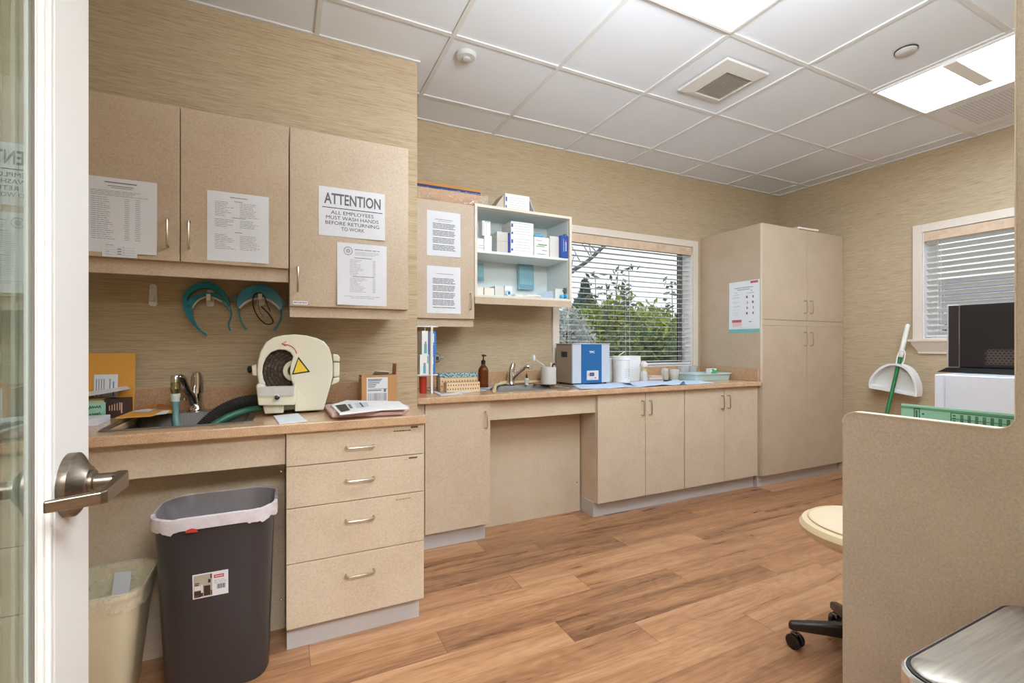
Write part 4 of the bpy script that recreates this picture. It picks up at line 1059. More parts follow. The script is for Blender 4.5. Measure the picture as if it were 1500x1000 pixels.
carton(xs[0], xs[2]-.001, RY-.055, RY+.05, zm+.001, ztp, M_BOX, [([(.3, .05, .7, .45)], TQ), ([(.4, .3, .62, .55)], M_INKL), ([(.86, 0, 1, 1)], BL)], 'white carton with a teal stripe, upper left in the white rack')
carton(xs[0]-.012, xs[2]-.001, RY-.055, RY+.05, zb+.001, zm, M_BOX, [([(.35, .05, .65, .42), (.8, .55, .92, .95)], TQ), ([(.4, .38, .62, .58)], M_INKL)], 'white carton with a teal stripe, lower left in the white rack')
xs = [PY(p, 500, RY)[0] for p in (626, 635)]
carton(xs[0], xs[1], RY-.055, RY+.05, zm+.001, ztp-.002, M_BOX, [([(.32, 0, 1, 1)], BL), ([(.5, .52, .66, .9), (.52, .42, .62, .46)], M_BOX)], 'blue and white carton, upper right in the white rack')
carton(xs[0], xs[1]-.004, RY-.055, RY+.05, zb+.001, zm, M_BOX, [([(.3, 0, 1, 1)], BL), ([(.46, .5, .62, .9), (.5, .38, .58, .44), (.5, .06, .56, .2)], M_BOX)], 'blue and white carton, lower right in the white rack')
cx = PY(620, 560, RY)[0]
tag(MB().lathe([(.020, ZT), (.0215, ZT+.01), (.0225, zb-.02), (.0225, zb-.0175), (.019, zb-.0175), (.018, ZT+.006)], (cx-.002, RY, 0), n=24).build('cup', plain((190, 60, 44), .4), smooth=True), 'red cup standing under the white rack of cartons', 'cup')
# round wall fitting
mx_, my_, mz_ = PY(638.5, 524, YB)
t = thing('wall_fitting', (mx_, YB, mz_-.03), 'round silver fitting with a short knob on the wall behind the rack', 'fitting')
MB().lathe([(.030, YB-.001), (.031, YB-.010), (.026, YB-.014)], (mx_, 0, mz_), 'y', 28).build('ring', plain((150, 132, 110), .3, .8), t, smooth=True)
MB().lathe([(.025, YB-.0135), (.024, YB-.020), (.01, YB-.021)], (mx_, 0, mz_), 'y', 24).build('face', plain((206, 200, 188), .3, .5), t, smooth=True)
MB().box(mx_-.005, mx_+.012, YB-.030, YB-.021, mz_-.016, mz_+.010).build('dark_slot', plain((70, 66, 62), .5), t)
MB().tube([(mx_+.028, YB-.008, mz_+.002), (mx_+.05, YB-.010, mz_+.002)], [.008, .006], 10).build('knob', plain((214, 210, 200), .3, .5), t, smooth=True)
# perforated blocks and teal patterned box
def fbox(px0, px1, Y, dep, z1, mat, nm, lab, cat, grp=None, z0=ZT):
    a, b = PY(px0, 560, Y)[0], PY(px1, 560, Y)[0]
    t = thing(nm, ((a+b)/2, Y+dep/2, z0), lab, cat, grp)
    MB().box(a, b, Y, Y+dep, z0, z1).build('block', mat, t, bevel=.0015)
    return t, a, b
pt = NT('teal_pattern'); v = pt.n('ShaderNodeTexVoronoi'); pt.l(pt.pos((1, 1, 1)), v.inputs['Vector']); v.inputs['Scale'].default_value = 90
pt.bsdf(pt.ramp(v.outputs['Distance'], [(.25, (24, 104, 108)), (.45, (30, 120, 122)), (.55, (196, 206, 200)), (.7, (150, 176, 172))]), .6)
t, a, b = fbox(644, 699, 2.86, .07, PY(670, 546, 2.86)[2], pt.m, 'patterned_box', 'teal and white patterned box behind the perforated tan blocks', 'box')
hole = plain((92, 62, 40), .8)
def holes(a, b, Y, z0, z1, nx, nz, par):
    m = MB()
    for j in range(nz):
        for i in range(nx):
            x = a+(b-a)*(i+.5+.25*(j % 2))/(nx+.3); z = z0+(z1-z0)*(j+.5)/nz
            m.face([(x-.0030, Y-.0008, z-.0042), (x+.0030, Y-.0008, z-.0042), (x+.0030, Y-.0008, z+.0042), (x-.0030, Y-.0008, z+.0042)])
    zt = z1+.0048; yb0 = Y+.006
    for j in range(2):
        for i in range(nx):
            x = a+(b-a)*(i+.5+.25*(j % 2))/(nx+.3); y = yb0+.018*j
            m.face([(x-.003, y, zt), (x+.003, y, zt), (x+.003, y+.010, zt), (x-.003, y+.010, zt)])
    m.build('hole', hole, par, fixn=False)
zt1 = PY(670, 553.5, 2.80)[2]
t, a, b = fbox(645, 699, 2.80, .055, zt1, plain((222, 190, 148), .6), 'perforated_block', 'tan perforated block, the rear one in front of the patterned box', 'block')
holes(a, b, 2.80, ZT+.02, zt1-.004, 13, 2, t)
zt2 = PY(670, 560, 2.745)[2]
t, a, b = fbox(654, 703, 2.745, .05, zt2, plain((226, 196, 156), .6), 'perforated_block', 'tan perforated block, the front one, beside the amber bottle', 'block')
holes(a, b, 2.745, ZT+.008, zt2-.004, 13, 2, t)
# framed sheet and blue sheet on the counter
def lay(px, z, th, mat, nm, label, cat, grp=None):
    q = [PZ(a, b, z)[:2] for a, b in px]
    return tag(MB().prism(q, 'z', z, z+th).build(nm, mat), label, cat, grp)
o = lay([(624.5, 569.5), (646, 579.5), (678, 576.5), (657, 567.5)], ZT, .003, M_PAPER, 'photo_card', 'white-bordered card with a grey picture lying at the counter end', 'card')
m = MB(); m.face([PZ(a, b, ZT+.0034) for a, b in ((634, 570.6), (647, 576.4), (667, 574.8), (652, 569))]); m.build('picture', plain((168, 158, 154), .4, var=.1), o)
lay([(662, 571.5), (678, 575.5), (716, 571), (722, 566), (700, 567)], ZT, .002, plain((196, 212, 232), .35), 'plastic_sleeve', 'pale blue plastic sleeve lying beside the perforated blocks', 'sleeve')
# dropper bottle
bx, by = PY(772, 560, 2.99)[0], 2.995
t = thing('dropper_bottle', (bx, by, .8695), 'small white dropper bottle with a brown cap on the far sink ledge', 'bottle')
MB().lathe([(.013, .8695), (.014, .873), (.014, .915), (.007, .920)], (bx, by, 0), n=18).build('bottle', M_WHITE, t, smooth=True)
MB().lathe([(.0085, .9195), (.0085, .934), (.003, .951)], (bx, by, 0), n=14).build('cap', plain((66, 34, 28), .4), t, smooth=True)
MB().box(bx-.006, bx+.006, by-.0150, by-.0142, .879, .908).build('label', plain((168, 178, 188), .5), t)
# brown cord bundle
pts = [(1.66+.028*math.cos(a)+.01*math.cos(3*a), 2.985+.016*math.sin(a), .874+.004*math.sin(2*a)) for a in [2*PI*i/26 for i in range(26)]]
tag(MB().tube(pts, .0042, 8, closed=True).build('cord_loop', plain((150, 108, 76), .6), smooth=True), 'small brown loop of cord on the far sink ledge', 'cord')
# crock with utensils
kx, ky = PY(803.5, 561, 2.985)[0], 2.985
kz0, kr = .8695, .0575
kzt = PY(803.5, 537, ky)[2]
t = thing('utensil_crock', (kx, ky, kz0), 'off-white cylindrical crock holding a brush beside the blue machine', 'crock')
MB().lathe([(kr-.003, kz0), (kr, kz0+.003), (kr, kzt), (kr-.004, kzt), (kr-.006, kz0+.01)], (kx, ky, 0), n=36).build('pot', plain((216, 210, 202), .4), t, smooth=True)
t = thing('scrub_brush', (kx-.03, ky, kz0+.02), 'white long-handled brush leaning out of the crock', 'brush')
hd = PY(782, 525, ky-.01)
MB().tube([(kx-.005, ky, kz0+.02), (kx-.035, ky, kzt+.01), (hd[0]+.012, ky-.01, hd[2]-.008)], .004, 8).build('handle', M_WHITE, t, smooth=True)
MB().ball((hd[0], ky-.01, hd[2]+.004), .011, (1, .9, 2.2)).build('head', plain((222, 226, 226), .6), t, smooth=True)
tag(MB().tube([(kx+.02, ky, kz0+.012), (kx+.036, ky, kzt+.014), (kx+.05, ky-.004, kzt+.020)], [.005, .006, .009], 10).build('black_tool', M_BLACK, smooth=True), 'black tool handle sticking out of the crock, right side', 'tool')
tag(MB().lathe([(.0045, kz0+.012), (.0045, kzt+.006), (.009, kzt+.012), (.009, kzt+.028), (.004, kzt+.032)], (kx+.012, ky-.012, 0), n=12).build('white_tool', M_WHITE, smooth=True), 'white round-headed tool standing in the crock', 'tool')
# ultrasonic cleaner
ux0, ux1 = PY(838.5, 560, 2.86)[0], PY(893, 560, 2.86)[0]
uy0, uy1, uz0 = 2.86, 3.085, .876
uz1 = PY(866, 503.5, 2.86)[2]
t = thing('ultrasonic_cleaner', ((ux0+ux1)/2, 2.97, .8645), 'boxy ultrasonic cleaner with a blue TPC front and small display', 'machine')
MB().box(ux0, ux1, uy0+.012, uy1, uz0, uz1-.004).build('housing', plain((158, 146, 128), .5), t, bevel=.004)
MB().box(ux0, ux0+.078, uy0, uy0+.0115, uz0+.002, uz1-.003).box(ux1-.075, ux1, uy0, uy0+.0115, uz0+.002, uz1-.003).build('side_trim', plain((196, 202, 210), .3), t, bevel=.003)
MB().box(ux0+.078, ux1-.075, uy0-.004, uy0+.0115, uz0, uz1-.002).build('front_panel', plain((34, 100, 156), .35), t, bevel=.002)
MB().box(ux0-.004, ux1+.004, uy0-.004, uy1+.002, uz1-.004, uz1+.004).build('lid', plain((176, 176, 172), .3, .4), t, bevel=.002)
pl = yplane(ux0+.078, uy0-.004, uz0); W = ux1-ux0-.153; H = uz1-uz0
text('TPC', pl, W*.37, H*.76, W*.64, H*.82, M_BOX, t, e=.0008, bold=.03)
MB().box(ux0+.078+W*.24, ux0+.078+W*.82, uy0-.008, uy0-.0041, uz0+H*.08, uz0+H*.32).build('control_panel', plain((214, 212, 206), .4), t, bevel=.002)
pl2 = yplane(ux0+.078, uy0-.008, uz0)
quads('display', pl2, [(W*.36, H*.18, W*.60, H*.27)], plain((72, 84, 120), .2), t, .0006)
quads('digits', pl2, [(W*.40, H*.20, W*.42, H*.25), (W*.45, H*.2, W*.475, H*.25), (W*.52, H*.2, W*.545, H*.25), (W*.28, H*.2, W*.32, H*.24)], plain((150, 120, 130), .4), t, .0009)
quads('red_key', pl2, [(W*.62, H*.12, W*.70, H*.15)], plain((214, 84, 60), .4), t, .0006)
MB().box(ux0-.0025, ux0+.001, uy0+.07, uy0+.15, uz0+H*.66, uz0+H*.80).build('side_handle', plain((26, 32, 52), .4), t, bevel=.002)
for (a, b) in ((ux0+.02, uy0+.03), (ux1-.02, uy0+.03), (ux0+.02, uy1-.03), (ux1-.02, uy1-.03)):
    MB().lathe([(.010, .8645), (.010, .876)], (a, b, 0), n=12).build('foot', M_BLACK, t)
# blue absorbent pads
def pad(px, label, seed, z=ZT, amp=.006, over=0):
    R = random.Random(seed); q = [Vector(PZ(a, b, z)) for a, b in px]
    m = MB(); N = 14; top = []
    for j in range(N+1):
        row = []
        for i in range(N+1):
            u, v = i/N, j/N
            p = (q[0]*(1-u)+q[1]*u)*(1-v)+(q[3]*(1-u)+q[2]*u)*v
            w = math.sin(u*9+seed)*math.sin(v*7+seed*2)*.5+math.sin(u*19+v*13+seed)*.3+.6
            row.append(m.v((p.x, p.y, z+.0012+amp*max(0, w)*(.3+.7*math.sin(PI*min(1, v+.1))))))
        top.append(row)
    for j in range(N):
        for i in range(N): m.f([top[j][i], top[j][i+1], top[j+1][i+1], top[j+1][i]])
    o = m.build('absorbent_pad', M_BLUEPAD, smooth=True)
    md = o.modifiers.new('thickness', 'SOLIDIFY'); md.thickness = .0012; md.offset = -1
    return tag(o, label, 'pad')
pad([(850, 570.5), (936, 566.5), (930, 559), (834, 562.5)], 'crumpled pale blue pad under the front of the blue machine', 1, amp=.006)
pad([(932, 567), (1007, 563), (990, 556), (905, 560)], 'crumpled pale blue pad in front of the white containers', 4, z=ZT+.0015, amp=.014)
pad([(1006, 563.2), (1046, 560.5), (1010, 556.5), (978, 558.5)], 'pale blue and white pad at the right end, in front of the tray', 7, amp=.003)
# folded navy corner of the pads
def corner(px, label, grp=None):
    q = [PZ(a, b, ZT+.0035) for a, b in px[:2]]; 
    top = PZ(*px[2], ZT+.008)
    p = [Vector(q[0]), Vector(q[1])]; ap = (p[0]+p[1])/2+Vector((.012, .01, .022))
    m = MB(); m.face([p[0], p[1], ap+Vector((.012, 0, 0)), ap]); o = m.build('pad_corner', plain((86, 120, 168), .7))
    md = o.modifiers.new('thickness', 'SOLIDIFY'); md.thickness = .002
    return tag(o, label, 'pad')
corner([(995, 563.5), (1004, 562.5), (1002, 556)], 'upturned blue corner of a pad near the counter edge')
tag(MB().obox(PZ(978, 557.5, ZT+.016), (.075, .028, .014), rz=.2).build('dark_case', M_NAVY, bevel=.003), 'small dark navy case lying on the blue pads', 'case')
# white containers behind the blue machine
def yb(px, Y): return PY(px, 540, Y)[0]
t = thing('white_carton', (2.43, 3.03, ZT), 'plain white carton directly right of the blue machine', 'box')
MB().box(yb(893.5, 3.0), yb(905, 3.0), 3.03, 3.10, ZT, PY(900, 524.5, 3.0)[2]).build('box', M_BOX, t, bevel=.0015)
tx = (yb(899, 2.955)+yb(921, 2.955))/2; tr_ = (yb(921, 2.955)-yb(899, 2.955))/2*.93; tz = PY(910, 521, 2.955)[2]
t = thing('white_tub', (tx, 2.955, ZT), 'white tub with a screw lid and faint print, behind the blue pads', 'tub')
MB().lathe([(tr_*.93, ZT), (tr_*.95, ZT+.004), (tr_*.95, tz-.035), (tr_*.85, tz-.03)], (tx, 2.955, 0), n=28).build('tub', M_WHITE, t, smooth=True)
MB().lathe([(tr_*1.02, tz-.032), (tr_*1.02, tz-.004), (tr_*.95, tz)], (tx, 2.955, 0), n=28).build('lid', M_BOX, t, smooth=True)
quads('print', yplane(tx, 2.955-tr_*.955, ZT), [(.012+.006*(i % 2), .03+.014*i, .020+.006*(i % 2), .036+.014*i) for i in range(6)]+[(-.02, .04+.016*i, .004, .042+.016*i) for i in range(5)], M_INKL, t, .001)
tag(MB().tube([(tx+.005, 2.99, tz+.003), (tx+.075, 3.0, tz+.034)], .0035, 8).build('white_stick', M_BOX, smooth=True), 'thin white stick lying across the top of the white tub', 'stick')
t = thing('white_carton', (2.62, 3.04, ZT), 'taller plain white carton to the right of the white tub', 'box')
MB().box(yb(918, 3.0), yb(938.5, 3.0), 3.0, 3.09, ZT, PY(928, 521, 3.0)[2]).build('box', M_BOX, t, bevel=.0015)
bx = yb(943, 2.93); bz = PY(943, 529, 2.93)[2]
t = thing('spray_bottle', (bx, 2.93, ZT), 'small clear bottle with a pinkish white cap by the window', 'bottle')
MB().lathe([(.027, ZT), (.029, ZT+.004), (.029, ZT+.07), (.018, ZT+.085), (.018, ZT+.09)], (bx, 2.93, 0), n=24).build('bottle', film('milky_plastic', (222, 218, 210), .75, .25), t, smooth=True)
MB().lathe([(.021, ZT+.088), (.021, ZT+.104), (.018, ZT+.106)], (bx, 2.93, 0), n=20).build('collar', plain((196, 176, 132), .4), t, smooth=True)
MB().ball((bx, 2.93, (ZT+.104+bz)/2), max(.012, (bz-ZT-.104)/2), (1.1, 1.1, 1)).build('cap', plain((232, 214, 208), .4), t, smooth=True)
for i in range(3):
    xa, xb = yb(948, 3.02), yb(969, 3.02)
    zz = ZT+.002+i*.012
    c = [(236, 214, 202), (228, 226, 224), (230, 202, 190)][i]
    tag(MB().obox(((xa+xb)/2+.006*i, 3.05, zz+.005), (xb-xa-.01*i, .10, .0095), rz=.05*(i-1)).build('gauze_pack', plain(c, .7), bevel=.003),
        ['lowest peach pack of the small pile by the window', 'middle white pack of the small pile by the window', 'top peach pack of the small pile by the window'][i], 'pack', 'peach and white packs by the window')
def jar(px, Y, r, pytop, label, col=None):
    x = yb(px, Y); zt = PY(px, pytop, Y)[2]
    t = thing('glass_jar', (x, Y, ZT), label, 'jar', 'clear jars by the window')
    MB().lathe([(r*.92, ZT), (r, ZT+.004), (r, zt-.008), (r*.93, zt), (r*.88, zt), (r*.93, zt-.01), (r*.93, ZT+.006)], (x, Y, 0), n=24).build('jar', film('jar_glass_%d' % px, (226, 226, 218), .38, .08), t, smooth=True)
    MB().lathe([(r*.9, ZT+.007), (r*.9, ZT+.026)], (x, Y, 0), n=20).build('contents', plain(col, .6), t, smooth=True)
jar(974, 3.02, .032, 539, 'left clear glass jar of supplies in front of the window', (198, 176, 150))
jar(988, 2.98, .040, 540.5, 'right, wider clear glass jar in front of the window, beside the tray', (206, 186, 130))
for (pa, pb, lab) in ((996, 1008, 'left clear plastic cup behind the pale blue tray'), (1010, 1020, 'right clear plastic cup behind the pale blue tray')):
    Yc = 3.06; x = (yb(pa, Yc)+yb(pb, Yc))/2; r = (yb(pb, Yc)-yb(pa, Yc))/2; zt = PY(pa, 536.5, Yc)[2]
    tag(MB().lathe([(r*.8, ZT), (r, zt), (r*.96, zt), (r*.76, ZT+.004)], (x, Yc, 0), n=20).build('plastic_cup', film('cup_plastic_%d' % pa, (214, 222, 224), .4, .1), smooth=True), lab, 'cup')
# pale blue tray
P4 = [PZ(a, b, ZT) for a, b in ((1021, 557), (1062, 556))]
tx0, tx1, ty0, ty1 = 2.99, 3.425, 2.76, 2.99
tz = ZT+.058
t = thing('instrument_tray', ((tx0+tx1)/2, (ty0+ty1)/2, ZT), 'pale blue-green plastic tray near the tall cabinet', 'tray')
R = [[(x, y, z) for x, y in rr(a, b, c, d_, r, 4)] for a, b, c, d_, r, z in ((tx0+.02, tx1-.02, ty0+.02, ty1-.02, .02, ZT+.0005), (tx0+.01, tx1-.01, ty0+.01, ty1-.01, .02, tz-.01), (tx0, tx1, ty0, ty1, .025, tz-.008), (tx0, tx1, ty0, ty1, .025, tz), (tx0+.014, tx1-.014, ty0+.014, ty1-.014, .02, tz), (tx0+.024, tx1-.024, ty0+.024, ty1-.024, .018, ZT+.005))]
MB().loft(R).build('tray', plain((186, 208, 204), .35), t, smooth=True)
gx, gy, gz = PZ(1051, 548, tz)[0], 2.90, ZT+.007
t = thing('green_carton', (3.3, gy, gz), 'small white carton with a green swirl standing in the tray', 'box')
xa, xb = PY(1041, 545, gy)[0], min(PY(1062, 545, gy)[0], 3.39)
MB().box(xa, xb, gy, gy+.05, gz, PY(1050, 539.5, gy)[2]).build('box', M_BOX, t, bevel=.0015)
quads('green_print', yplane(xa, gy, gz), [(.004, .035, .07, .055), (.02, .055, .10, .068), (.01, .068, .04, .078)], plain((84, 176, 120), .5), t, .0008)
# ------------------------------------------------------------------ things on the open shelves
def sb(px0, px1, pyt, Y, dep, zb, mat, label, prints=(), nm='supply_box', cat='box', grp='boxes on the upper open shelf'):
    a, b = PY(px0, 370, Y)[0], PY(px1, 370, Y)[0]; zt = PY((px0+px1)/2, pyt, Y)[2]
    a = max(a, 1.124); b = min(b, 1.818)
    t = thing(nm, ((a+b)/2, Y+dep/2, zb), label, cat, grp)
    MB().box(a, b, Y, Y+dep, zb, zt).build('box', mat, t, bevel=.0012)
    W, H = b-a, zt-zb
    for i, (rc, mt) in enumerate(prints): quads('print', yplane(a, Y, zb), [(p*W, q*H, r*W, s*H) for p, q, r, s in rc], mt, t, .0008+.0003*i)
    return t, a, b, zt
ZS = 1.7745; NV = plain((44, 66, 160), .5); FOIL = plain((226, 224, 216), .22, .5)
YS = 2.858
t_, a_, b_, z_ = sb(698, 711, 349, YS, .10, ZS, M_BOX, 'low white box at the left end of the upper open shelf', [([(.2, .2, .8, .24), (.2, .4, .8, .44)], M_INKL)])
t_, a_, b_, z_ = sb(709.5, 720.5, 345, YS-.012, .09, ZS, M_BOX, 'white box under the tall pack at the left of the upper shelf')
sb(706.5, 718.5, 323.5, YS, .06, z_+.001, M_BOX, 'tall white pack standing on the left boxes of the upper shelf', [([(.15, .05, .18, .9), (.5, .05, .53, .9)], M_INKL), ([(.3, .92, .5, .96), (.6, .92, .85, .96)], M_INKD)])
t_, a_, b_, z_ = sb(728, 744, 353.5, YS, .14, ZS, FOIL, 'lower of two shiny silver-white boxes on the upper shelf')
sb(728, 744, 339.5, YS, .14, z_+.0005, FOIL, 'upper of two shiny silver-white boxes on the upper shelf')
for k, (pt_, lab) in enumerate(((348, 'lower of two large ruled white boxes on the upper open shelf'), (325.5, 'upper of two large ruled white boxes on the upper open shelf'))):
    zb_ = ZS if k == 0 else zz+.0005
    t_, a_, b_, zz = sb(748.5, 781.5, pt_, YS-.006, .15, zb_, M_BOX, lab, [([(.14, .2+.17*i, .85, .215+.17*i) for i in range(5)], M_INKL), ([(.02, .16, .09, .30), (.02, .62, .09, .84)], NV)])
t_, a_, b_, z_ = sb(744.6, 748.3, 341, YS+.01, .12, ZS, NV, 'thin navy blue box squeezed between the silver and ruled boxes')
t_, a_, b_, z_ = sb(782.5, 804.5, 347.5, YS+.004, .12, ZS, M_BOX, 'white box with a green leaf print on the upper open shelf', [([(.12, .5, .7, .54), (.25, .58, .85, .64)], plain((96, 150, 70), .5)), ([(.1, .8, .5, .83), (.2, .1, .75, .14), (.5, .3, .85, .34)], M_INKL)])
t = thing('blue_pouch', ((a_+b_)/2, YS+.05, z_), 'crumpled light blue pouch lying on the green-leaf box', 'pouch')
MB().ball(((a_+b_)/2-.01, YS+.05, z_+.0165), .016, (2.8, 2.0, 1), 14).build('pouch', plain((92, 178, 212), .35, var=.2), t, smooth=True)
t_, a_, b_, z_ = sb(822, 833.5, 345, YS-.03, .15, ZS, plain((28, 72, 156), .45), 'blue box with upright white and red lettering at the right end of the upper shelf',
    [([(.55, .28, .72, .86)], plain((28, 72, 156), .4)), ([(.60, .30+.07*i, .74, .345+.07*i) for i in range(7)], M_BOX), ([(.62, .70, .74, .80)], plain((208, 60, 66), .5)), ([(.28, .25, .34, .85), (.4, .3, .44, .7)], plain((150, 186, 224), .5))])
MB().box(a_-.075, a_-.001, YS+.0, YS+.115, ZS, z_-.006).build('white_side', plain((216, 212, 204), .4), t_)
# lower compartment
ZL = 1.4855
def pouch(px0, px1, py0, py1, label):
    Y0 = 3.10
    a, b = max(PY(px0, 400, Y0)[0], 1.125), PY(px1, 400, Y0)[0]; z0, z1 = PY((px0+px1)/2, py1, Y0)[2], PY((px0+px1)/2, py0, Y0)[2]
    t = thing('sterile_pouch', ((a+b)/2, Y0, z0), label, 'pouch', 'blue pouches on the lower open shelf')
    MB().obox(((a+b)/2, Y0+.004, (z0+z1)/2), (b-a, .004, z1-z0), rx=-.06).build('film', film('pouch_film', (146, 196, 214), .8, .25), t, bevel=.001)
    MB().obox(((a+b)/2, Y0-.001, (z0+z1)/2+.01), ((b-a)*.86, .002, (z1-z0)*.72), rx=-.06).build('paper_insert', plain((150, 196, 210), .5), t)
    pl = Plane((a, Y0-.003, z0), (1, 0, 0), (0, .06, 1)); W, H = b-a, z1-z0
    m = MB(); m.tube([pl.p(W*(.05+.9*i/8), H*(.16-.10*math.sin(PI*i/8)), .004) for i in range(9)], .0012, 5).build('seal_line', plain((96, 150, 176), .5), t)
pouch(697, 709, 386, 411, 'left pale blue sterile pouch leaning at the back of the lower shelf')
pouch(759, 782, 387, 424, 'centre pale blue sterile pouch leaning at the back of the lower shelf')
G2 = 'items on the lower open shelf'
CR = plain((234, 228, 212), .6)
def openbox(px0, px1, pyt, Y, dep, label, mat):
    a, b = max(PY(px0, 425, Y)[0], 1.124), PY(px1, 425, Y)[0]; zt = PY((px0+px1)/2, pyt, Y)[2]
    t = thing('open_box', ((a+b)/2, Y+dep/2, ZL), label, 'box', G2); w = .002
    MB().box(a, b, Y, Y+w, ZL, zt).box(a, b, Y+dep-w, Y+dep, ZL, zt).box(a, a+w, Y+w, Y+dep-w, ZL, zt).box(b-w, b, Y+w, Y+dep-w, ZL, zt).box(a+w, b-w, Y+w, Y+dep-w, ZL, ZL+w).build('box', mat, t)
    MB().box(a+.004, b-.004, Y+.004, Y+dep-.004, ZL+.0025, zt-.014).build('filling', plain((196, 190, 178), .7, var=.2, scale=150), t)
openbox(697, 708, 420, 2.88, .1, 'small cream box at the left end of the lower open shelf', CR)
openbox(709.5, 724, 421.5, 2.90, .1, 'small open box of grey packs, second on the lower open shelf', CR)
openbox(725, 738.5, 419, 2.90, .1, 'small open box, third on the lower open shelf', plain((216, 212, 204), .6))
openbox(739.5, 750.5, 419, 2.92, .1, 'small open box behind the round blue-dotted container', M_BOX)
x = PY(744, 427, 2.875)[0]
t = thing('round_container', (x, 2.875, ZL), 'small round white container with a blue dot on the lower open shelf', 'container', G2)
zc_ = ZL+.021
MB().lathe([(.020, 2.875), (.0205, 2.872), (.0205, 2.860), (.017, 2.857)], (x, 0, zc_), 'y', 22).build('case', plain((206, 226, 236), .4), t, smooth=True)
MB().box(x-.008, x+.008, 2.8555, 2.8568, zc_-.010, zc_+.010).build('blue_dot', plain((28, 110, 160), .4), t)
R = random.Random(12)
for i in range(4):
    px = 757+i*9; x = PY(px, 430, 2.88)[0]
    tag(MB().obox((x, 2.875+.012*R.random(), ZL+.008+.001*i), (.062, .05, .013), rz=R.uniform(-.3, .3), ry=.05).build('loose_packet', plain((232, 226, 210), .6), bevel=.002),
        ['first', 'second', 'third', 'fourth'][i]+' cream packet from the left along the lower open shelf', 'packet', 'cream packets on the lower open shelf')
x0_ = PY(786, 425, 2.9)[0]; x1_ = PY(813, 425, 2.9)[0]
m = MB(); m.prism([(x0_-.10, ZL), (x1_, ZL), (x1_, ZL+.066), (x1_-.03, ZL+.060)], 'y', 2.905, 2.93)
tag(m.build('grey_pack', plain((172, 186, 202), .4, var=.12), bevel=.002), 'blue-grey pointed pack lying on the lower shelf at the right', 'pack', G2)
t, a_, b_, z_ = sb(813.5, 831, 423, 2.875, .09, ZL, plain((220, 220, 214), .5), 'white box at the right end of the lower open shelf, a blue tube before it', (), 'supply_box', 'box', G2)
xx = PY(825, 430, 2.862)[0]
t = thing('blue_tube', (xx, 2.862, ZL), 'short blue and white tube in front of the right-hand box, lower shelf', 'tube', G2)
MB().lathe([(.013, xx-.028), (.015, xx-.02), (.015, xx+.02), (.011, xx+.028)], (0, 2.852, ZL+.0155), 'x', 16).build('tube', plain((96, 190, 222), .3), t, smooth=True)
MB().lathe([(.0155, xx-.008), (.0155, xx+.008)], (0, 2.852, ZL+.0155), 'x', 16).build('band', plain((22, 100, 156), .3), t, smooth=True)
# ------------------------------------------------------------------ on top of the far wall cabinets
zt = 2.052
t = thing('plastic_wrapped_folder', (.93, 2.9, zt), 'orange and blue board in crinkled clear plastic on top of the far wall cabinet', 'folder')
MB().obox((.905, 2.93, zt+.105), (.57, .006, .085), rx=-.2, ry=.0).build('orange_board', plain((206, 144, 74), .6), t)
MB().obox((.90, 2.90, zt+.106), (.55, .005, .020), rx=-.2).build('blue_board', plain((38, 58, 110), .5), t)
MB().obox((.90, 2.895, zt+.045), (.52, .05, .085), rx=-.1).build('tan_pad', plain((204, 160, 118), .7, var=.12), t, bevel=.004)
m = MB(); N, Mx = 22, 6; rows = []
R = random.Random(5)
for j in range(Mx+1):
    row = []
    for i in range(N+1):
        u, v = i/N, j/Mx
        a = v*2.6
        row.append(m.v((.655+.55*u, 2.868-.035*math.sin(a)+R.uniform(-.006, .006), zt+.004+.082*(1-math.cos(a))/1.86+R.uniform(-.006, .006)*(j > 0))))
    rows.append(row)
for j in range(Mx):
    for i in range(N): m.f([rows[j][i], rows[j][i+1], rows[j+1][i+1], rows[j+1][i]])
m.build('plastic_wrap', film('crinkled_film', (238, 230, 220), .25, .06, .7), t)
t = thing('white_box', (1.44, 2.93, 2.067), 'white ruled box with an open flap on top of the open shelf cabinet', 'box')
xa, xb, z0, z1 = 1.336, 1.52, 2.067, 2.176
MB().box(xa, xb, 2.855, 3.02, z0, z1).build('box', M_BOX, t, bevel=.001)
quads('print', yplane(xa, 2.855, z0), [(.03, .02+.016*i, .15, .0215+.016*i) for i in range(5)], M_INKL, t, .0008)
quads('navy_print', yplane(xa, 2.855, z0), [(.004, .012, .012, .03), (.004, .055, .014, .085)], NV, t, .0008)
MB().obox((xb+.018, 2.93, z0+.055), (.003, .15, .095), ry=-.42).build('flap', M_BOX, t)
MB().prism([(xa-.075, z0), (xa-.001, z0), (xa-.001, z0+.105)], 'y', 2.87, 3.0).build('side_flap', plain((196, 184, 166), .6), t)
# things on top of the tall cabinet
tag(MB().obox((4.05, 2.56, 2.152), (.26, .10, .018), rz=-.05).build('paper_bundle', plain((228, 216, 204), .6), bevel=.003), 'flat white bundle on top of the tall cabinet', 'papers')
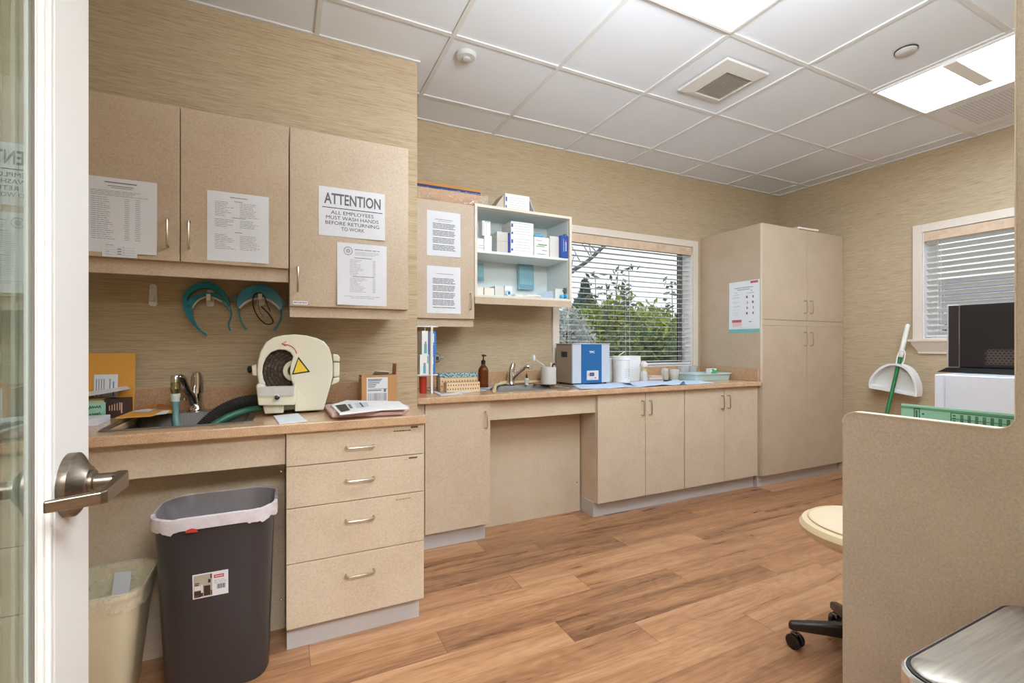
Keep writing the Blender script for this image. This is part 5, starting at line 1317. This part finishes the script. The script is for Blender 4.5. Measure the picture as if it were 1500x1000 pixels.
# chart on the side of the tall cabinet
X = 3.4655
pl = xplane(X, 2.832, 1.262); W, H = .289, .430
o = sheet(pl, W, H, curl=.004, corner=(0, 0)).build('wall_chart', plain((232, 234, 238), .4, var=.01)); tag(o, 'white chart with red boxes and a teal bottom band taped to the tall cabinet side', 'poster')
quads('teal_band', pl, [(0, 0, W, .030)], plain((116, 186, 184), .5), o, .0022)
quads('red_box', pl, [(.205, .405, .275, .424), (.03, .086, .122, .108)], plain((196, 92, 106), .5), o, .0022)
quads('pink_box', pl, [(.036, .052, .122, .085)], plain((232, 200, 198), .5), o, .0022)
L = [(.05, .372, .23, .380), (.08, .356, .20, .364), (.05, .318, .1, .322), (.17, .325, .24, .330), (.21, .342, .222, .352), (.06, .335, .075, .342)]
for i, v in enumerate((.30, .293, .262, .254, .225, .218, .195, .166, .15)): L += lines(.035, .11, v, 1, 1, .0022, .3, 400+i, 1.2)
L += lines(.02, .27, .044, 1, 1, .0015, .1, 420, 1.2)
quads('print', pl, L, plain((176, 180, 190), .8), o, .0022)
quads('pictogram', pl, [(.165+.055*(i % 2)+.004*(i % 3), .285-.045*(i//2), .18+.055*(i % 2), .305-.045*(i//2)) for i in range(8)]+[(.19, .086, .215, .092)], plain((110, 112, 120), .8), o, .0022)
# ------------------------------------------------------------------ workstation panel, desk and what stands there
PXX = 1.28
yE, zT_, yI = .708, .985, .394
pts = [(yE, 0), (yE, zT_-.03)]
for i in range(1, 7): a = PI/2*i/6; pts.append((yE-.03+.03*math.cos(a), zT_-.03+.03*math.sin(a)))
for i in range(7): a = -PI/2*i/6; pts.append((yI+.028+.028*math.sin(a)*1.0, zT_+.028-.028*math.cos(a)))
pts = pts[:8]+[(yI+.028-.028*math.sin(PI/2*i/6), zT_+.028-.028*math.cos(PI/2*i/6)) for i in range(7)]
pts += [(yI, ZC-.003), (-.118, ZC-.003), (-.118, 0)]
t = thing('workstation_partition', (PXX, .3, 0), 'beige-grey laminate workstation partition with a rounded cut-out opening, at the right', 'partition')
MB().prism(pts, 'x', PXX, PXX+.026).build('board', M_PANEL, t)
ed = [(y, z) for y, z in pts[1:-2]]
m = MB()
secs = []
for i, (y, z) in enumerate(ed):
    a = ed[max(i-1, 0)]; b = ed[min(i+1, len(ed)-1)]
    d = Vector((b[0]-a[0], b[1]-a[1])).normalized(); n = Vector((-d.y, d.x))
    n = -n if False else n
    secs.append([(PXX-.0012, y-n.x*.001, z-n.y*.001), (PXX+.0272, y-n.x*.001, z-n.y*.001), (PXX+.0272, y+n.x*.0016, z+n.y*.0016), (PXX-.0012, y+n.x*.0016, z+n.y*.0016)])
m.loft(secs)
m.build('edge_band', plain((226, 212, 186), .4), t)
t = thing('desk', (2.0, .4, 0), 'beige laminate desk behind the partition, mostly hidden', 'desk')
MB().prism([(PXX+.028, -.115), (2.85, -.115), (2.85, .93), (2.19, .93), (2.19, .62), (PXX+.028, .62)], 'z', .715, .745).build('worktop', M_COUNTER, t, bevel=.004)
MB().box(2.82, 2.845, -.10, .91, 0, .714).build('leg_panel', M_PANEL, t); MB().box(2.195, 2.22, .64, .92, 0, .714).build('leg_panel', M_PANEL, t)
# white bin / box on the desk and the dark computer
x0, ya, yb_ = 2.20, .895, .30
t = thing('storage_box', (2.45, .6, .746), 'white translucent storage box behind the partition, the dark computer on it', 'box')
MB().box(x0, 2.70, yb_, ya, .746, 1.044).build('box', plain((222, 224, 232), .35), t, bevel=.004)
MB().box(x0-.003, x0-.0005, ya-.032, ya-.026, .75, 1.04).build('side_rib', plain((214, 218, 232), .4), t)
t = thing('computer_tower', (2.5, .6, 1.0445), 'black computer tower with a silver edge and honeycomb vent before the right window', 'computer')
z0, z1 = 1.066, 1.312
MB().box(2.40, 2.62, .32, .895, z0, z1).build('case', plain((30, 25, 24), .35, var=.08), t, bevel=.003)
MB().box(2.395, 2.625, .897, .935, z0-.004, z1+.002).build('bezel', plain((168, 164, 166), .35), t, bevel=.004)
MB().box(2.394, 2.3965, .897, .928, z0+.002, z1-.002).build('bezel_side', plain((40, 31, 28), .4), t)
sec = [(.955, 1.046), (.925, 1.064), (.30, 1.064), (.30, 1.0455), (.955, 1.0455)]
MB().prism(sec, 'x', 2.37, 2.64).build('stand', M_BLACK, t, bevel=.002)
m = MB()
for j in range(6):
    for i in range(9):
        cy, cz = .815-.0118*i-(j % 2)*.0059, z0+.018+j*.0095
        a = [(2.3995, cy+.0058*math.cos(k*PI/3+PI/6), cz+.0058*math.sin(k*PI/3+PI/6)) for k in range(6)]
        b = [(2.3995, cy+.0046*math.cos(k*PI/3+PI/6), cz+.0046*math.sin(k*PI/3+PI/6)) for k in range(6)]
        for k in range(6): m.face([a[k], a[(k+1) % 6], b[(k+1) % 6], b[k]])
m.build('honeycomb_vent', plain((110, 92, 84), .5), t)
# green form standing behind the cut-out
GX = 1.36
a, b = PX(1320, 592, GX), PX(1484, 604, GX)
y0, zt = a[1], 1.009
gt = plain((176, 232, 204), .5, var=.02)
t = thing('green_form_card', (GX, .47, .746), 'mint green printed form card standing just behind the partition opening', 'card')
MB().box(GX, GX+.003, y0-.30, y0, .746, zt).build('card', gt, t)
pl = xplane(GX, y0, zt-.10)
quads('dark_stripe', pl, [(0, .090, .3, .0955)], plain((116, 178, 148), .5), t, .0006)
G = plain((66, 122, 96), .6)
pl.o += Vector((0, 0, .010))
quads('print', pl, [(.026, .055, .028, .082), (.036, .055, .038, .082), (.026, .080, .038, .082), (.030, .06, .033, .078), (.042, .068, .046, .072)]+[(.095, .079, .3, .0805), (.095, .03, .0965, .08), (.095, .066, .3, .0672)]+[(.099, .048+.006*i, .104, .051+.006*i) for i in range(5)], G, t, .0006)
quads('shaded_bar', pl, [(.112+.0125*i, .02, .1175+.0125*i, .077) for i in range(14)], plain((96, 152, 124), .6), t, .0006)
# broom with dustpan
A = Vector(PX(1330, 475, 4.535)); B = Vector(PZ(1271.5, 722, 0)); 
d = (A-B)
t = thing('broom', (B.x, B.y, 0), 'green-handled broom leaning on the right wall below the window', 'broom')
g0 = B+d*.80
MB().tube([B+d*.12, g0], .0135, 12).build('handle', M_GREEN, t, smooth=True)
MB().tube([g0, g0+d*.02, A-d*.005, A], [.0145, .017, .0165, .012], 12).build('grip', plain((228, 226, 218), .5), t, smooth=True)
M = Matrix.Translation(B)
MB().box(-.16, .16, -.035, .035, .10, .16).xf(M).build('brush_block', M_WHITE, t, bevel=.01)
m = MB().loft([[(B.x+x, B.y+y, z) for x, y, z in ((-.15, -.03, .10), (.15, -.03, .10), (.15, .03, .10), (-.15, .03, .10))], [(B.x+x, B.y+y, z) for x, y, z in ((-.19, -.05, .005), (.19, -.05, .005), (.19, .05, .005), (-.19, .05, .005))]])
stuff(m.build('bristles', plain((60, 120, 80), .8, var=.3, scale=300), t))
XD = 4.40
def dq(p): 
    q = [PX(1240+a/2.777, 280+b/2.777, XD) for a, b in p]; return [(v[1], v[2]) for v in q]
rim = [(92, 800), (90, 780), (98, 755), (122, 727), (150, 708), (182, 700), (215, 704), (245, 718), (268, 745), (284, 785), (287, 815), (284, 836)]
rm = smooth2(dq(rim), 3)
inner = smooth2(dq([(100, 796), (99, 780), (107, 758), (129, 733), (155, 715), (184, 708), (213, 712), (240, 726), (261, 752), (275, 788), (278, 812), (276, 828)]), 3)
t = thing('dustpan', (XD, 2.1, .75), 'white dustpan with a rounded back clipped to the green broom handle', 'dustpan')
MB().ribbon(rm, inner, 'x', XD, XD+.085).build('rim', M_BOX, t, smooth=True)
MB().prism(inner+dq([(100, 800)]), 'x', XD+.070, XD+.076).build('pan', plain((226, 224, 216), .5), t)
lip = dq([(92, 800), (284, 836), (282, 822), (98, 786)])
MB().prism(lip, 'x', XD-.004, XD+.08).build('lip', M_BOX, t, bevel=.002)
nk = dq([(200, 705), (205, 660), (228, 650), (232, 680), (225, 708)])
MB().tube([(XD+.02, y, z) for y, z in smooth2(dq([(196, 708), (203, 665), (216, 648), (232, 655), (228, 690), (218, 708)]), 4)], .005, 8).build('clip_loop', M_BOX, t, smooth=True)
# stool
cx, cy = 1.90, .955
t = thing('rolling_stool', (cx, cy, 0), 'tan padded rolling stool with a black five-star base, half hidden by the partition', 'stool')
VIN = plain((224, 200, 160), .35, var=.03)
MB().lathe([(.10, .435), (.19, .442), (.218, .462), (.222, .482), (.212, .500), (.19, .508)], (cx, cy, 0), n=44).build('seat', VIN, t, smooth=True)
MB().lathe([(.19, .507), (.178, .514), (.10, .519), (.001, .520)], (cx, cy, 0), n=44).build('seat_top', plain((222, 200, 166), .6, var=.07, scale=260), t, smooth=True)
MB().tube([(cx+.192*math.cos(a), cy+.192*math.sin(a), .5085) for a in [2*PI*i/44 for i in range(44)]], .0035, 6, closed=True).build('piping', plain((206, 184, 146), .5), t, smooth=True)
MB().lathe([(.07, .434), (.07, .425), (.03, .42), (.028, .25), (.028, .15)], (cx, cy, 0), n=20).build('gas_column', M_BLACK, t, smooth=True)
MB().lathe([(.045, .15), (.05, .09), (.04, .085)], (cx, cy, 0), n=20).build('base_hub', M_BLACK, t, smooth=True)
LEG = plain((54, 46, 42), .25)
for k in range(5):
    a = math.radians(128+72*k); c, s = math.cos(a), math.sin(a); Rr = .235
    secs = []
    for r, w, z0, z1 in ((.03, .022, .085, .135), (.12, .020, .082, .124), (.20, .018, .074, .108), (Rr+.012, .016, .070, .098), (Rr+.022, .010, .073, .090)):
        secs.append([(cx+c*r-s*q, cy+s*r+c*q, z) for q, z in ((-w, z0), (w, z0), (w, z1-.006), (w*.6, z1), (-w*.6, z1), (-w, z1-.006))])
    lg = MB().loft(secs).build('leg', LEG, t, bevel=.003)
    wx, wy = cx+c*Rr, cy+s*Rr; ca = a+.9
    for sgn in (-1, 1):
        ox, oy = -math.sin(ca)*.0, 0
        ax = Vector((math.cos(ca), math.sin(ca), 0)); ctr = Vector((wx, wy, .027))+ax*(.014*sgn)
        m = MB().lathe([(.004, -.0085), (.022, -.0085), (.0265, -.005), (.0265, .005), (.022, .0085), (.004, .0085)], (0, 0, 0), 'x', 24)
        m.xf(Matrix.Translation(ctr) @ Matrix.Rotation(ca, 4, 'Z')); m.build('caster_wheel', M_BLACK, lg, smooth=True)
    m = MB().lathe([(.008, .03), (.008, .072)], (wx, wy, 0), n=10); m.box(wx-.012, wx+.012, wy-.012, wy+.012, .03, .06)
    m.build('caster_fork', plain((150, 146, 142), .2, .9), lg, bevel=.003)
# steel bin
t = thing('step_bin', (1.06, .25, 0), 'brushed steel bin with a rounded lid in the lower right foreground', 'bin')
a0, a1, b0, b1 = .836, 1.262, .10, .398
LZ = .013
MB().loft([[(x, y, z) for x, y in rr(a0+.006, a1-.006, b0+.006, b1-.006, .045, 8)] for z in (.02, .612+LZ)]).build('body', M_STEEL, t, smooth=True)
MB().loft([[(x, y, z) for x, y in rr(a0+k, a1-k, b0+k, b1-k, .05, 8)] for k, z in ((.002, .613+LZ), (0, .617+LZ), (0, .640+LZ), (.003, .645+LZ))]).build('lid_rim', plain((228, 225, 220), .35, .8), t, smooth=True)
MB().loft([[(x, y, z) for x, y in rr(a0+k, a1-k, b0+k, b1-k, .046, 8)] for k, z in ((.0045, .643+LZ), (.0055, .6475+LZ), (.009, .6475+LZ), (.010, .643+LZ))]).build('black_gasket', M_BLACK, t, smooth=True)
MB().loft([[(x, y, z) for x, y in rr(a0+k, a1-k, b0+k, b1-k, .042, 8)] for k, z in ((.0098, .643+LZ), (.0105, .649+LZ), (.013, .6515+LZ), (.05, .653+LZ))]).build('lid', brushed('lid_steel', (186, 176, 162), .46, (6, 160, 6)), t, smooth=True)
MB().loft([[(x, y, z) for x, y in rr(a0, a1, b0, b1, .05, 8)] for z in (0, .02)]).build('base', M_BLACK, t)

# ------------------------------------------------------------------ outdoors
gd = NT('lawn'); gd.bsdf(gd.ramp(gd.noise(gd.pos(), 3, 5), [(.3, (70, 82, 52)), (.7, (112, 118, 84))]), .9)
struct(MB().box(-40, 60, 3.5, 60, -.6, -.5).box(4.9, 60, -40, 3.5, -.6, -.5).build('ground', gd.m))
def leafmat(nm, a, b, c):
    t = NT(nm); n = t.noise(t.pos(), 6, 4, .7)
    t.bsdf(t.ramp(n, [(.3, a), (.5, b), (.7, c)]), .6, spec=.3); return t.m
LF = leafmat('photinia_leaves', (104, 124, 52), (158, 172, 76), (206, 200, 112))
LF2 = leafmat('dark_leaves', (58, 78, 44), (98, 120, 62), (140, 154, 88))
LC = leafmat('conifer_needles', (66, 92, 88), (98, 126, 120), (132, 156, 148))
LG = leafmat('grey_twigs', (170, 178, 176), (206, 210, 208), (230, 232, 232))
LP = leafmat('sprig_leaves', (70, 84, 64), (104, 116, 92), (140, 146, 120))
BK = plain((74, 66, 60), .9)
def leaf(m, c, s, R, asp=.45):
    d = Vector((R.gauss(0, 1), R.gauss(0, 1), R.gauss(0, 1)))
    d = d.normalized() if d.length > .01 else Vector((0, 0, 1)); q = d.orthogonal().normalized()
    q = Matrix.Rotation(R.random()*6.28, 3, d) @ q; w = d.cross(q)
    c = Vector(c); m.face([c-q*s*.5, c+w*s*asp*.5, c+q*s*.5, c-w*s*asp*.5])
def shrub(nm, c, r, n, s, mat, label, trunk=True, grp='shrubs outside the big window', seed=0):
    R = random.Random(seed); t = thing(nm, (c[0], c[1], -.5), label, 'shrub', grp)
    m = MB()
    for i in range(n):
        while True:
            p = Vector((R.uniform(-1, 1), R.uniform(-1, 1), R.uniform(-1, 1)))
            if p.length < 1: break
        k = .55+.45*R.random(); p = p.normalized()*k*(1+.18*math.sin(p.x*7+seed)*math.cos(p.z*6+seed))
        leaf(m, (c[0]+p.x*r[0], c[1]+p.y*r[1], c[2]+p.z*r[2]), s*(.6+.8*R.random()), R)
    stuff(m.build('foliage', mat, t, fixn=False))
    m = MB()
    for i in range(5): m.tube([(c[0]+.1*R.uniform(-1, 1), c[1]+.1*R.uniform(-1, 1), -.5), (c[0]+r[0]*.5*R.uniform(-1, 1), c[1]+r[1]*.3*R.uniform(-1, 1), c[2]+r[2]*.3)], [.03, .012], 6)
    m.build('stem', BK, t)
def conifer(c, h, r, n, label, seed):
    R = random.Random(seed); t = thing('conifer_tree', (c[0], c[1], -.5), label, 'tree', 'trees outside the big window')
    m = MB()
    for i in range(n):
        u = R.random()**.8; z = -.3+u*(h+.3); lay_ = .75+.25*math.sin(u*26); rad = r*(1-u)*lay_*math.sqrt(R.random()); a = R.random()*6.283
        leaf(m, (c[0]+rad*math.cos(a), c[1]+rad*math.sin(a), z-.25*rad), .26*(.5+R.random()), R, .4)
    stuff(m.build('foliage', LC, t, fixn=False))
    MB().tube([(c[0], c[1], -.5), (c[0], c[1], h*.9)], [.12, .02], 8).build('trunk', BK, t)
def at(px, py, Y): return PY(px, py, Y)
# photinia-like hedge of shrubs
for i, (px, py, Y, rx, rz, n, mat, lab) in enumerate((
    (905, 500, 7.0, 1.05, .82, 2900, LF, 'yellow-green leafy shrub in the middle of the big window view'),
    (960, 505, 8.5, 1.25, .92, 2900, LF, 'yellow-green leafy shrub at the right of the big window view'),
    (858, 512, 8.4, 1.1, 1.0, 2400, LF2, 'dark green leafy shrub in the left part of the big window view'),
    (935, 540, 5.9, 1.6, .58, 3000, LF2, 'low dark green shrub across the bottom of the big window view'))):
    c = at(px, py, Y); shrub('leafy_shrub', (c[0], Y, c[2]), (rx, .6 if i < 3 else .4, rz), n, .15, mat, lab, seed=20+i)
c = at(831, 500, 4.5); shrub('grey_shrub', (c[0], 4.5, c[2]), (.30, .30, .40), 2400, .055, LG, 'pale grey twiggy shrub at the left edge of the big window', seed=40)
c = at(990, 500, 10.2); shrub('grey_shrub', (c[0], 10.2, c[2]), (1.0, .6, .95), 1600, .08, LG, 'pale grey twiggy shrub at the right edge of the big window', seed=41)
for (px, pt_, Y, r, n, lab, sd) in ((857, 412, 15, 2.5, 8000, 'tall blue-green conifer at the left beyond the hedge', 1), (912, 446, 19, 1.9, 3600, 'smaller blue-green conifer in the middle beyond the hedge', 2), (892, 436, 22, 1.6, 2400, 'distant conifer just left of the middle one', 3)):
    c = at(px, pt_, Y); conifer((c[0], Y), c[2], r, n, lab, sd)
# thin bare trees on the horizon
R = random.Random(77)
for i, px in enumerate((930, 944, 958, 972)):
    Y = 20+i; c = at(px, 455+R.uniform(-4, 6), Y); t = thing('bare_tree', (c[0], Y, -.5), ['first', 'second', 'third', 'fourth'][i]+' thin bare tree from the left on the horizon', 'tree', 'bare trees on the horizon')
    m = MB(); m.tube([(c[0], Y, -.5), (c[0]+.1, Y, c[2])], [.08, .02], 5)
    for k in range(16):
        u = .45+.5*R.random(); z = -.5+u*(c[2]+.5); m.tube([(c[0], Y, z), (c[0]+R.uniform(-.9, .9)*(1.2-u), Y, z+.6*R.random()+.3)], [.03, .01], 4)
    m.build('branches', plain((128, 130, 134), .9), t)
# tall shoots with leaves
R = random.Random(31)
shoots = [(880, 520, 905, 398), (870, 520, 872, 405), (918, 520, 921, 396), (928, 520, 912, 420), (898, 520, 888, 420), (985, 500, 984, 412)]
for i, (a, b, c_, d_) in enumerate(shoots):
    Y = 4.9 if i < 5 else 4.3
    p, q = Vector(at(a, b, Y)), Vector(at(c_, d_, Y)); p.z = -.5
    t = thing('leafy_shoot', (p.x, Y, -.5), ['first', 'second', 'third', 'fourth', 'fifth'][i]+' tall leafy shoot from the left of the middle group before the sky' if i < 5 else 'leafy shoot at the right edge of the big window', 'plant', 'tall shoots outside the big window')
    MB().tube(smooth2([tuple(p), tuple(p*.5+q*.5+Vector((.03, 0, 0))), tuple(q)], 5), [.008]*5+[.005]*6, 5).build('stem', plain((104, 108, 86), .8), t)
    m = MB()
    for k in range(46):
        u = .58+.44*R.random(); c = p*(1-u)+q*u; s = .10*(.7+.6*R.random())
        leaf(m, (c.x+R.uniform(-.13, .13), c.y+R.uniform(-.06, .06), c.z+R.uniform(-.02, .04)), s, R, .42)
    m.build('leaves', LP, t, fixn=False)
# big leaning branch
p, q = Vector(at(838, 397, 5.2)), Vector(at(886, 359, 5.2)); q2 = q+(q-p)*.5; p0 = Vector(at(800, 420, 5.2))
t = thing('tree_branch', (p0.x, 5.2, -.5), 'bare grey tree with a branch slanting up across the top left of the big window', 'tree')
MB().tube(smooth2([(p0.x-.3, 5.2, -.5), tuple(p0), tuple(p), tuple((p+q)/2+Vector((0, 0, -.03))), tuple(q), tuple(q2)], 5), [.06]*5+[.035]*6+[.026]*15, 8).build('limb', plain((112, 112, 116), .9), t, smooth=True)
m = MB()
for k in range(12):
    u = R.random(); c = p0*(1-u)+q*u; m.tube([tuple(c), tuple(c+Vector((R.uniform(-.3, .3), R.uniform(-.1, .1), R.uniform(.05, .35))))], [.008, .003], 5)
m.build('twig', plain((128, 126, 128), .9), t)
# fence behind shrubs (dark)
t = thing('garden_fence', (4, 11.4, -.5), 'dark brown fence low behind the shrubs', 'fence')
m = MB()
for i in range(90): m.box(-2+i*.2, -2+i*.2+.185, 11.4, 11.425, -.5, 1.0)
m.build('boards', plain((66, 56, 46), .8, var=.2), t)
# seen through the right window: neighbouring house and greenery
t = thing('neighbour_house', (16, 2.4, -.5), 'grey-brown house with a pitched roof outside the right window', 'house')
MB().box(15, 22, -3, 7, -.5, 1.75).build('wall', plain((150, 138, 126), .8), t)
MB().prism([(14.5, 1.7), (22.5, 1.7), (18.5, 3.1)], 'y', -3.4, 7.4).build('roof', plain((118, 116, 122), .8, var=.12), t)
c = PX(1440, 440, 9.0)
shrub('leafy_shrub', (9.0, c[1], 1.35), (.6, 1.4, .42), 2200, .14, LG, 'grey-green shrub outside the right window', seed=60, grp='shrubs outside the right window')
c = PX(1410, 480, 8.0)
shrub('leafy_shrub', (8.0, c[1], .9), (.5, 1.0, .5), 1500, .14, LF2, 'dark green shrub outside the right window, lower left', seed=61, grp='shrubs outside the right window')

# ------------------------------------------------------------------ light
w = bpy.data.worlds.new('overcast_sky'); sc.world = w; w.use_nodes = True
nt = w.node_tree; nt.nodes.clear()
out = nt.nodes.new('ShaderNodeOutputWorld'); bg = nt.nodes.new('ShaderNodeBackground'); tc = nt.nodes.new('ShaderNodeTexCoord')
sp_ = nt.nodes.new('ShaderNodeSeparateXYZ'); rp = nt.nodes.new('ShaderNodeValToRGB')
nt.links.new(tc.outputs['Generated'], sp_.inputs[0]); nt.links.new(sp_.outputs[2], rp.inputs[0])
rp.color_ramp.elements[0].position = 0.0; rp.color_ramp.elements[0].color = (.92, .95, 1.0, 1)
rp.color_ramp.elements[1].position = .7; rp.color_ramp.elements[1].color = (.80, .90, 1.0, 1)
nt.links.new(rp.outputs[0], bg.inputs[0]); bg.inputs[1].default_value = 1.35
nt.links.new(bg.outputs[0], out.inputs[0])
# added fill light in the unseen hallway, brightening surfaces that face the doorway
def area(nm, loc, rot, sx, sy, e, col):
    l = bpy.data.lights.new(nm, 'AREA'); l.shape = 'RECTANGLE'; l.size = sx; l.size_y = sy; l.energy = e; l.color = col
    o = bpy.data.objects.new(nm, l); COL.objects.link(o); o.location = loc; o.rotation_euler = rot; return o
area('doorway_fill', (.3, -1.0, 2.60), (math.radians(30), 0, 0), 1.4, 1.0, 120, (.90, .95, 1.0))
# added fill light above the view, aimed up to brighten the ceiling
fl = area('ceiling_bounce_fill', (.95, .45, 2.15), (0, 0, 0),   .5, .5, 48, (.86, .94, 1.0))
fl.rotation_euler = Vector((.55, .6, .75)).to_track_quat('-Z', 'Y').to_euler()
